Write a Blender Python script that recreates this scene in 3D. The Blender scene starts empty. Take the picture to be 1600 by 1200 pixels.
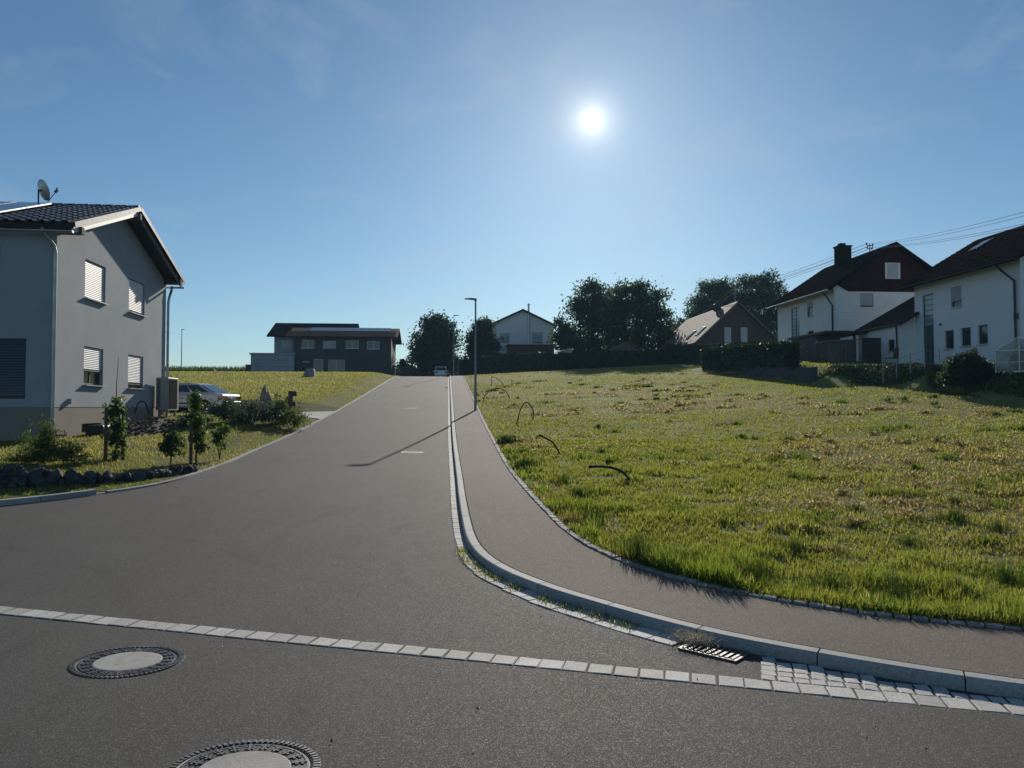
import bpy, bmesh, math, random
import numpy as np
from mathutils import Vector, Matrix
from mathutils.geometry import delaunay_2d_cdt

R = math.radians
rng = np.random.default_rng(7)
random.seed(7)
scene = bpy.context.scene
COL = scene.collection

# ------------------------------------------------------------------ camera, sky, sun, exposure
FPX, CAMH = 1204.0, 1.75
PITCH, YAW = math.atan(37 / FPX), R(4.75)
cam_d = bpy.data.cameras.new("camera")
cam_d.sensor_width = 36.0
cam_d.lens = 36.0 * FPX / 1600.0
cam_d.clip_start, cam_d.clip_end = 0.1, 5000.0
cam = bpy.data.objects.new("camera", cam_d)
COL.objects.link(cam)
cam.location = (0, 0, CAMH)
cam.rotation_euler = (math.pi / 2 + PITCH, 0, -YAW)
scene.camera = cam

SUN_AZ, SUN_EL = R(10.74), R(20.55)
SUN_DIR = Vector((math.sin(SUN_AZ) * math.cos(SUN_EL), math.cos(SUN_AZ) * math.cos(SUN_EL), math.sin(SUN_EL)))

world = bpy.data.worlds.new("World")
scene.world = world
world.use_nodes = True
wn, wl = world.node_tree.nodes, world.node_tree.links
wn.clear()


def wnode(t, **kw):
    n = wn.new(t)
    for k, v in kw.items():
        setattr(n, k, v)
    return n


def wmath(op, a, b=None, c=None):
    n = wnode("ShaderNodeMath", operation=op)
    for i, v in enumerate((a, b, c)):
        if v is None:
            continue
        if isinstance(v, (int, float)):
            n.inputs[i].default_value = v
        else:
            wl.new(v, n.inputs[i])
    return n.outputs[0]


sky = wnode("ShaderNodeTexSky", sky_type="NISHITA")
sky.sun_disc = False
sky.sun_elevation = SUN_EL
sky.sun_rotation = SUN_AZ
sky.altitude = 500
sky.air_density = 1.0
sky.dust_density = 0.25
sky.ozone_density = 3.5
bg = wnode("ShaderNodeBackground")
bg.inputs[1].default_value = 0.075
out = wnode("ShaderNodeOutputWorld")
tc = wnode("ShaderNodeTexCoord")
dot = wnode("ShaderNodeVectorMath", operation="DOT_PRODUCT")
nrm = wnode("ShaderNodeVectorMath", operation="NORMALIZE")
wl.new(tc.outputs["Generated"], nrm.inputs[0])
wl.new(nrm.outputs[0], dot.inputs[0])
dot.inputs[1].default_value = SUN_DIR
ang = wmath("ARCCOSINE", wmath("MINIMUM", dot.outputs["Value"], 0.9999999))       # radians from the sun
deg = wmath("MULTIPLY", ang, 180 / math.pi)
# sunlight scattered forward by dust and thin haze round the sun, and the sun's own disc
halo = wmath("ADD", wmath("MULTIPLY", wmath("EXPONENT", wmath("MULTIPLY", deg, -1 / 0.9)), 14.0),
             wmath("MULTIPLY", wmath("EXPONENT", wmath("MULTIPLY", deg, -1 / 7.0)), 1.3))
disc = wmath("MULTIPLY", wmath("LESS_THAN", deg, 0.55), 60.0)
glow = wmath("ADD", halo, disc)
gcol = wnode("ShaderNodeMix", data_type="RGBA", blend_type="MULTIPLY")
gcol.inputs[0].default_value = 1.0
gcol.inputs[6].default_value = (1.0, 0.95, 0.84, 1)
comb = wnode("ShaderNodeCombineColor")
for i in range(3):
    wl.new(glow, comb.inputs[i])
wl.new(comb.outputs[0], gcol.inputs[7])
tint = wnode("ShaderNodeMix", data_type="RGBA", blend_type="MULTIPLY")
tint.inputs[0].default_value = 1.0
tint.inputs[7].default_value = (0.81, 0.975, 1.0, 1)
wl.new(sky.outputs[0], tint.inputs[6])
# thin high cirrus veil
mp = wnode("ShaderNodeMapping")
mp.inputs["Scale"].default_value = (2.2, 1.6, 5.0)
mp.inputs["Rotation"].default_value = (0.2, 0.5, 0.6)
wl.new(nrm.outputs[0], mp.inputs[0])
cn = wnode("ShaderNodeTexNoise")
cn.inputs["Scale"].default_value = 2.4
cn.inputs["Detail"].default_value = 6
cn.inputs["Roughness"].default_value = 0.55
cn.inputs["Distortion"].default_value = 0.8
wl.new(mp.outputs[0], cn.inputs["Vector"])
cr = wnode("ShaderNodeMapRange")
cr.inputs[1].default_value, cr.inputs[2].default_value = 0.5, 0.8
cr.inputs[3].default_value, cr.inputs[4].default_value = 0.0, 0.26
wl.new(cn.outputs["Fac"], cr.inputs[0])
cmix = wnode("ShaderNodeMix", data_type="RGBA")
wl.new(cr.outputs[0], cmix.inputs[0])
wl.new(tint.outputs[2], cmix.inputs[6])
cmix.inputs[7].default_value = (6.0, 6.8, 7.6, 1)
# the lowest few degrees of sky are whitened by ground haze, all the way round
sep = wnode("ShaderNodeSeparateXYZ")
wl.new(nrm.outputs[0], sep.inputs[0])
low = wmath("MULTIPLY", wmath("EXPONENT", wmath("MULTIPLY", wmath("ABSOLUTE", sep.outputs[2]), -1 / 0.055)), 0.55)
hmix = wnode("ShaderNodeMix", data_type="RGBA")
wl.new(low, hmix.inputs[0])
wl.new(cmix.outputs[2], hmix.inputs[6])
hmix.inputs[7].default_value = (7.2, 8.0, 8.1, 1)
add = wnode("ShaderNodeMix", data_type="RGBA", blend_type="ADD")
add.inputs[0].default_value = 1.0
wl.new(hmix.outputs[2], add.inputs[6])
wl.new(gcol.outputs[2], add.inputs[7])
wl.new(add.outputs[2], bg.inputs[0])
wl.new(bg.outputs[0], out.inputs[0])

sun_d = bpy.data.lights.new("sun", "SUN")
sun_d.energy = 4.5
sun_d.angle = R(0.53)
sun_d.color = (1.0, 0.92, 0.79)
sun = bpy.data.objects.new("sun", sun_d)
COL.objects.link(sun)
sun.rotation_euler = SUN_DIR.to_track_quat("Z", "Y").to_euler()
sun.location = (20, 60, 60)

vs = scene.view_settings
vs.view_transform = "Standard"
vs.look = "None"
vs.exposure = 0.12
vs.gamma = 1.0
vs.use_curve_mapping = False
scene.render.film_transparent = False
scene.cycles.max_bounces = 6
scene.cycles.transparent_max_bounces = 8
scene.cycles.use_denoising = True

# ------------------------------------------------------------------ ground heights and the photograph's rays
_Y = np.arange(-80, 700, 0.05)
_s = np.interp(_Y, [-80, 4.5, 10, 18, 27, 35, 38, 72, 84, 135, 190, 700],
               [-.035, -.035, .045, .05, .07, .08, .082, .082, .036, .03, -.02, -.02])
_z = np.cumsum(_s) * 0.05
_z = _z - np.interp(0, _Y, _z)


def sm(t):
    t = np.clip(t, 0, 1)
    return t * t * (3 - 2 * t)


def road_z(X, Y):
    """the road's own surface: a dip at the junction, then uphill to a crest"""
    return np.interp(Y, _Y, _z) - .03 * np.clip(X, -14, 14) * np.interp(Y, [5, 20], [1, 0])


def H(X, Y):
    """ground height beside the road"""
    X, Y = np.asarray(X, float), np.asarray(Y, float)
    z = road_z(X, Y)
    z = z + .06 * np.clip(X - 1.7, 0, 21.5) * np.interp(Y, [4, 35], [0, 1]) + .10 * sm((X - 1.0) / .6)
    # a short steep bank up to the gardens on the right
    xb = np.interp(Y, [20, 28.4, 32, 35.3, 40.5, 60], [23.0, 22.4, 22.1, 21.3, 20.2, 20.5])
    z = z + .88 * sm((X - xb) / 1.35) * sm((Y - 20) / 6) * sm((65 - Y) / 5)
    left = .36 * sm((-5.6 - X) / 2.6)
    z = z + left + .03 * sm((-5.4 - X) / .3)
    # the drive where the saloon stands is levelled
    k = sm((-5.2 - X) / 1.0) * sm((Y - 31.5) / 1.6) * sm((39.5 - Y) / 1.6) * sm((X + 22) / 3)
    zd = np.interp(np.clip(Y, 33.5, 37.0), _Y, _z) * .35 + .65 * 1.42
    return z * (1 - k) + zd * k


def ray(px, py):
    a, b = (px - 800) / FPX, (600 - py) / FPX
    c, s = math.cos(PITCH), math.sin(PITCH)
    f, u = c - b * s, s + b * c
    return np.array([a * math.cos(YAW) + f * math.sin(YAW), f * math.cos(YAW) - a * math.sin(YAW), u])


def at(px, py, Y):
    """the point at distance Y up the road that the photograph shows at this pixel"""
    d = ray(px, py)
    t = Y / d[1]
    return Vector((d[0] * t, Y, CAMH + d[2] * t))


def at_x(px, py, X):
    d = ray(px, py)
    t = X / d[0]
    return Vector((X, d[1] * t, CAMH + d[2] * t))


def on_ground(px, py, off=0.0, fn=None):
    d = ray(px, py)
    t = np.arange(1, 150, .02)
    z = CAMH + d[2] * t - (fn or H)(d[0] * t, d[1] * t) - off
    k = int(np.argmax(z < 0))
    return Vector((d[0] * t[k], d[1] * t[k], CAMH + d[2] * t[k] - off))


def h(x, y):
    return float(H(x, y))


# ------------------------------------------------------------------ objects: tags, meshes
def tag(o, label=None, cat=None, group=None, kind=None):
    for k, v in (("label", label), ("category", cat), ("group", group), ("kind", kind)):
        if v:
            o[k] = v
    return o


def thing(name, label, cat, loc, group=None, rz=0.0):
    o = bpy.data.objects.new(name, None)
    o.empty_display_size = 0.3
    o.location = loc
    o.rotation_euler = (0, 0, rz)
    COL.objects.link(o)
    return tag(o, label, cat, group)


def wloc(o):
    v = Vector((0, 0, 0))
    while o is not None:
        v = v + o.location
        o = o.parent
    return v


class MB:
    """collects shapes; build() links them as one mesh object"""

    def __init__(self):
        self.v, self.f, self.m = [], [], []

    def add(self, vs_, fs, mi=0):
        b = len(self.v)
        self.v += [tuple(p) for p in vs_]
        for q in fs:
            self.f.append(tuple(b + i for i in q))
            self.m.append(mi)
        return self

    def box(self, c, sx, sy, sz, ax=None, mi=0):
        """c is the centre; ax optional (ux,uy,uz) directions"""
        ax = ax or (Vector((1, 0, 0)), Vector((0, 1, 0)), Vector((0, 0, 1)))
        c = Vector(c)
        p = [c + ax[0] * (i * sx / 2) + ax[1] * (j * sy / 2) + ax[2] * (k * sz / 2)
             for k in (-1, 1) for j in (-1, 1) for i in (-1, 1)]
        return self.add(p, [(0, 2, 3, 1), (4, 5, 7, 6), (0, 1, 5, 4), (2, 6, 7, 3), (0, 4, 6, 2), (1, 3, 7, 5)], mi)

    def bbox(self, c, sx, sy, sz, b=.01, ax=None, mi=0):
        """box with chamfered top edges"""
        ax = ax or (Vector((1, 0, 0)), Vector((0, 1, 0)), Vector((0, 0, 1)))
        c = Vector(c)
        rings = [(-1, 0, 0), (1, 0, b), (1, b, 0)]
        p = []
        for kz, ins, dz in rings:
            for (i, j) in ((-1, -1), (1, -1), (1, 1), (-1, 1)):
                p.append(c + ax[0] * (i * (sx / 2 - ins)) + ax[1] * (j * (sy / 2 - ins)) + ax[2] * (kz * sz / 2 - dz))
        f = [(3, 2, 1, 0), (8, 9, 10, 11)]
        for r_ in (0, 4):
            for k in range(4):
                f.append((r_ + k, r_ + (k + 1) % 4, r_ + 4 + (k + 1) % 4, r_ + 4 + k))
        return self.add(p, f, mi)

    def beam(self, a, b, w, d, up=Vector((0, 0, 1)), mi=0):
        a, b = Vector(a), Vector(b)
        u = (b - a)
        L = u.length
        u.normalize()
        s = u.cross(up)
        if s.length < 1e-4:
            s = u.cross(Vector((0, 1, 0)))
        s.normalize()
        n = s.cross(u)
        return self.box((a + b) / 2, L, w, d, (u, s, n), mi)

    def tube(self, pts, r, n=8, mi=0, caps=True):
        pts = [Vector(p) for p in pts]
        rs = r if isinstance(r, (list, tuple)) else [r] * len(pts)
        base, prev = len(self.v), None
        ref = Vector((0, 0, 1))
        for i, p in enumerate(pts):
            t = (pts[min(i + 1, len(pts) - 1)] - pts[max(i - 1, 0)]).normalized()
            if prev is None:
                a = t.cross(ref)
                if a.length < .05:
                    a = t.cross(Vector((1, 0, 0)))
            else:
                a = prev - t * prev.dot(t)
            a.normalize()
            prev = a
            b = t.cross(a)
            for k in range(n):
                q = 2 * math.pi * k / n
                self.v.append(tuple(p + (a * math.cos(q) + b * math.sin(q)) * rs[i]))
        for i in range(len(pts) - 1):
            for k in range(n):
                k2 = (k + 1) % n
                self.f.append((base + i * n + k, base + i * n + k2, base + (i + 1) * n + k2, base + (i + 1) * n + k))
                self.m.append(mi)
        if caps:
            self.f.append(tuple(base + k for k in range(n))[::-1]); self.m.append(mi)
            e = base + (len(pts) - 1) * n
            self.f.append(tuple(e + k for k in range(n))); self.m.append(mi)
        return self

    def lathe(self, c, prof, n=24, mi=0, ax=None):
        """prof: list of (radius, height) round axis ax[2]"""
        ax = ax or (Vector((1, 0, 0)), Vector((0, 1, 0)), Vector((0, 0, 1)))
        c, base = Vector(c), len(self.v)
        for r_, z_ in prof:
            for k in range(n):
                q = 2 * math.pi * k / n
                self.v.append(tuple(c + (ax[0] * math.cos(q) + ax[1] * math.sin(q)) * r_ + ax[2] * z_))
        for i in range(len(prof) - 1):
            for k in range(n):
                k2 = (k + 1) % n
                self.f.append((base + i * n + k, base + i * n + k2, base + (i + 1) * n + k2, base + (i + 1) * n + k)); self.m.append(mi)
        for i, rev in ((0, True), (len(prof) - 1, False)):
            if prof[i][0] > 1e-5:
                t = tuple(base + i * n + k for k in range(n))
                self.f.append(t[::-1] if rev else t); self.m.append(mi)
        return self

    def prism(self, poly, d, mi=0):
        """poly: 3D points of a flat face; d: extrusion vector"""
        p = [Vector(q) for q in poly]
        n = len(p)
        f = [tuple(range(n))[::-1], tuple(range(n, 2 * n))] + [(i, (i + 1) % n, n + (i + 1) % n, n + i) for i in range(n)]
        return self.add(p + [q + Vector(d) for q in p], f, mi)

    def build(self, name, mat, parent=None, smooth=False, origin=None, fixn=True):
        me = bpy.data.meshes.new(name)
        V = np.array(self.v, float).reshape(-1, 3)
        if parent is not None:
            o0 = wloc(parent)
        elif origin is not None:
            o0 = Vector(origin)
        else:
            o0 = Vector(((V[:, 0].min() + V[:, 0].max()) / 2, (V[:, 1].min() + V[:, 1].max()) / 2, V[:, 2].min()))
        me.from_pydata((V - np.array(o0)).tolist(), [], self.f)
        mats = mat if isinstance(mat, (list, tuple)) else [mat]
        for m_ in mats:
            me.materials.append(m_)
        if len(mats) > 1:
            me.polygons.foreach_set("material_index", self.m)
        if fixn:
            bm = bmesh.new()
            bm.from_mesh(me)
            bmesh.ops.recalc_face_normals(bm, faces=bm.faces)
            bm.to_mesh(me)
            bm.free()
        if smooth:
            me.polygons.foreach_set("use_smooth", [True] * len(me.polygons))
        me.update()
        o = bpy.data.objects.new(name, me)
        COL.objects.link(o)
        if parent is not None:
            o.parent = parent
        else:
            o.location = o0
        return o


def inst(name, mesh, parent, loc, rot=None, scale=None):
    """another part sharing a mesh; loc is in world coordinates (no rotated parents above)"""
    o = bpy.data.objects.new(name, mesh)
    COL.objects.link(o)
    if parent is not None:
        o.parent = parent
        o.location = Vector(loc) - wloc(parent)
    else:
        o.location = loc
    if rot is not None:
        o.rotation_euler = rot.to_euler() if isinstance(rot, Matrix) else rot
    if scale is not None:
        o.scale = scale
    return o


def copy_tree(o, parent=None):
    c = o.copy()
    COL.objects.link(c)
    c.parent = parent
    for ch in list(o.children):
        copy_tree(ch, c)
    return c


# ------------------------------------------------------------------ materials
def new_mat(name):
    m = bpy.data.materials.new(name)
    m.use_nodes = True
    nt = m.node_tree
    nt.nodes.clear()
    o = nt.nodes.new("ShaderNodeOutputMaterial")
    return m, nt, o


def N(nt, t, ins=None, **kw):
    n = nt.nodes.new(t)
    for k, v in kw.items():
        setattr(n, k, v)
    for k, v in (ins or {}).items():
        if hasattr(v, "is_linked") or isinstance(v, bpy.types.NodeSocket):
            nt.links.new(v, n.inputs[k])
        else:
            n.inputs[k].default_value = v
    return n


def rgba(c):
    return (c[0], c[1], c[2], 1)


def mixc(nt, fac, a, b, mode="MIX"):
    n = nt.nodes.new("ShaderNodeMix")
    n.data_type = "RGBA"
    n.blend_type = mode
    for i, v in ((0, fac), (6, a), (7, b)):
        if isinstance(v, bpy.types.NodeSocket):
            nt.links.new(v, n.inputs[i])
        else:
            n.inputs[i].default_value = v if i == 0 else rgba(v)
    return n.outputs[2]


def ramp(nt, v, lo, hi, a=0.0, b=1.0):
    return N(nt, "ShaderNodeMapRange", {0: v, 1: lo, 2: hi, 3: a, 4: b}).outputs[0]


def noise(nt, vec, scale, detail=4, rough=.55, dist=0.0):
    return N(nt, "ShaderNodeTexNoise", {"Vector": vec, "Scale": scale, "Detail": detail, "Roughness": rough, "Distortion": dist}).outputs["Fac"]


def plain(name, col, rough=.7, var=.12, scale=3.0, bump=0.0, bscale=40.0, metal=0.0, spec=.4, rnd=0.0, dirt=0.0, coat=0.0):
    """principled colour broken up by noise; rnd gives each object sharing it a tone of its own"""
    m, nt, o = new_mat(name)
    P = N(nt, "ShaderNodeNewGeometry").outputs["Position"]
    n1 = noise(nt, P, scale, 5)
    dark, light = [c * (1 - var) for c in col], [min(1, c * (1 + var)) for c in col]
    c = mixc(nt, ramp(nt, n1, .3, .7), dark, light)
    if dirt:
        n2 = noise(nt, P, scale * .35, 6, .65, .6)
        c = mixc(nt, ramp(nt, n2, .45, .75, 0, dirt), c, [k * .55 * t for k, t in zip(col, (1.0, .96, .88))])
    if rnd:
        r_ = N(nt, "ShaderNodeObjectInfo").outputs["Random"]
        g = ramp(nt, r_, 0, 1, 1 - rnd, 1 + rnd)
        cc = N(nt, "ShaderNodeCombineColor", {0: g, 1: g, 2: g}).outputs[0]
        c = mixc(nt, 1.0, c, cc, "MULTIPLY")
    b = N(nt, "ShaderNodeBsdfPrincipled", {"Base Color": c, "Roughness": rough, "Metallic": metal, "Specular IOR Level": spec})
    if coat:
        b.inputs["Coat Weight"].default_value = coat
        b.inputs["Coat Roughness"].default_value = .08
    if bump:
        bn = N(nt, "ShaderNodeBump", {"Strength": bump, "Distance": .01, "Height": noise(nt, P, bscale, 4)})
        nt.links.new(bn.outputs[0], b.inputs["Normal"])
    nt.links.new(b.outputs[0], o.inputs[0])
    return m


def leafy(name, col, var=.35, trans=.45, attr=False, rough=.55):
    """thin leaves or blades: reflect and let light through; colour from noise or from a colour attribute"""
    m, nt, o = new_mat(name)
    P = N(nt, "ShaderNodeNewGeometry").outputs["Position"]
    if attr:
        c = N(nt, "ShaderNodeAttribute", attribute_name="tone").outputs["Color"]
    else:
        c = mixc(nt, ramp(nt, noise(nt, P, 1.3, 4), .3, .7), [k * (1 - var) for k in col], [k * (1 + var) for k in col])
    d = N(nt, "ShaderNodeBsdfPrincipled", {"Base Color": c, "Roughness": rough, "Specular IOR Level": .25})
    tcol = mixc(nt, 1.0, c, (1.30, 1.30, .66) if attr else (1.1, 1.25, .85), "MULTIPLY")
    t = N(nt, "ShaderNodeBsdfTranslucent", {"Color": tcol})
    mx = N(nt, "ShaderNodeMixShader", {0: trans, 1: d.outputs[0], 2: t.outputs[0]})
    nt.links.new(mx.outputs[0], o.inputs[0])
    return m


def asphalt(name, col, tintv=.06, glint=.5, seed=0.0, tracks=()):
    m, nt, o = new_mat(name)
    P = N(nt, "ShaderNodeNewGeometry").outputs["Position"]
    P2 = N(nt, "ShaderNodeMapping", {"Vector": P, "Location": (seed, seed * .7, 0)}).outputs[0]
    big = noise(nt, P2, .35, 6, .6, .4)
    mid = noise(nt, P2, 6, 5, .7)
    # worn lanes run up the road: noise stretched along it
    PS = N(nt, "ShaderNodeMapping", {"Vector": P2, "Scale": (1.6, .07, 1)}).outputs[0]
    lane = noise(nt, PS, 1.3, 4, .6)
    v = N(nt, "ShaderNodeTexVoronoi", {"Vector": P2, "Scale": 230.0, "Randomness": 1.0})
    grit = ramp(nt, v.outputs["Distance"], 0.05, .75)
    stone = N(nt, "ShaderNodeSeparateColor", {0: v.outputs["Color"]}).outputs[0]
    c = mixc(nt, ramp(nt, big, .3, .7), [k * (1 - 2.2 * tintv) for k in col], [k * (1 + 2.2 * tintv) for k in col])
    c = mixc(nt, ramp(nt, lane, .40, .68, 0, .55), c, [k * 1.35 for k in col])
    c = mixc(nt, ramp(nt, mid, .35, .75, 0, .3), c, [k * .7 for k in col])
    stain = noise(nt, P2, .9, 6, .7, 1.2)
    c = mixc(nt, ramp(nt, stain, .57, .70, 0, .6), c, [k * .62 for k in col])
    pale = noise(nt, N(nt, "ShaderNodeMapping", {"Vector": P2, "Location": (7, 3, 0)}).outputs[0], .55, 5, .6, .8)
    c = mixc(nt, ramp(nt, pale, .56, .74, 0, .5), c, [k * 1.35 for k in col])
    c = mixc(nt, ramp(nt, stone, .80, 1.0, 0, .85), c, (col[0] * 4.4, col[1] * 4.3, col[2] * 4.1))  # pale stones, their bright colour painting in sun glints
    c = mixc(nt, ramp(nt, stone, .25, .0, 0, .6), c, [k * .45 for k in col])
    for cx, cy, r_ in tracks:                       # faint marks of turning tyres
        dv = N(nt, "ShaderNodeVectorMath", {0: P, 1: (cx, cy, 0)}, operation="SUBTRACT").outputs[0]
        dv = N(nt, "ShaderNodeVectorMath", {0: dv, 1: (1, 1, 0)}, operation="MULTIPLY").outputs[0]
        d_ = N(nt, "ShaderNodeVectorMath", {0: dv}, operation="LENGTH").outputs["Value"]
        wob = N(nt, "ShaderNodeMath", {0: ramp(nt, noise(nt, P, .5, 2), 0, 1, -.25, .25), 1: d_}, operation="ADD").outputs[0]
        off_ = N(nt, "ShaderNodeMath", {0: N(nt, "ShaderNodeMath", {0: wob, 1: r_}, operation="SUBTRACT").outputs[0]}, operation="ABSOLUTE").outputs[0]
        band = N(nt, "ShaderNodeMath", {0: ramp(nt, off_, .03, .15, .34, 0), 1: ramp(nt, noise(nt, P, .8, 4), .42, .66)}, operation="MULTIPLY").outputs[0]
        c = mixc(nt, band, c, [k * .45 for k in col])
    rough = ramp(nt, stone, .80, .95, .93, .93 - .95 * glint)
    b = N(nt, "ShaderNodeBsdfPrincipled", {"Base Color": c, "Roughness": rough, "Specular IOR Level": .24})
    hgt = N(nt, "ShaderNodeMath", {0: grit, 1: mid}, operation="ADD").outputs[0]
    bn = N(nt, "ShaderNodeBump", {"Strength": .3, "Distance": .003, "Height": hgt})
    bn.invert = True
    nt.links.new(bn.outputs[0], b.inputs["Normal"])
    nt.links.new(b.outputs[0], o.inputs[0])
    return m


def turf(name, g, s, d, attr=False):
    """soil and thatch under the grass: green, straw and earth in patches"""
    m, nt, o = new_mat(name)
    P = N(nt, "ShaderNodeNewGeometry").outputs["Position"]
    c = mixc(nt, ramp(nt, noise(nt, P, .35, 6, .6), .38, .62), g, s)
    c = mixc(nt, ramp(nt, noise(nt, P, 1.6, 6, .7, .5), .5, .72), c, d)
    if attr:
        a = N(nt, "ShaderNodeAttribute", attribute_name="tone").outputs["Color"]
        c = mixc(nt, .75, c, a)
    c = mixc(nt, ramp(nt, noise(nt, P, 14, 4, .7), .35, .7, 0, .6), c, [k * .5 for k in g])
    b = N(nt, "ShaderNodeBsdfPrincipled", {"Base Color": c, "Roughness": .95, "Specular IOR Level": .1})
    bn = N(nt, "ShaderNodeBump", {"Strength": .9, "Distance": .06, "Height": noise(nt, P, 9, 6, .75)})
    nt.links.new(bn.outputs[0], b.inputs["Normal"])
    nt.links.new(b.outputs[0], o.inputs[0])
    return m


def tinted_glass(name, col=(.02, .025, .03), rough=.04):
    return plain(name, col, rough, .05, 1.0, spec=.7)


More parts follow.
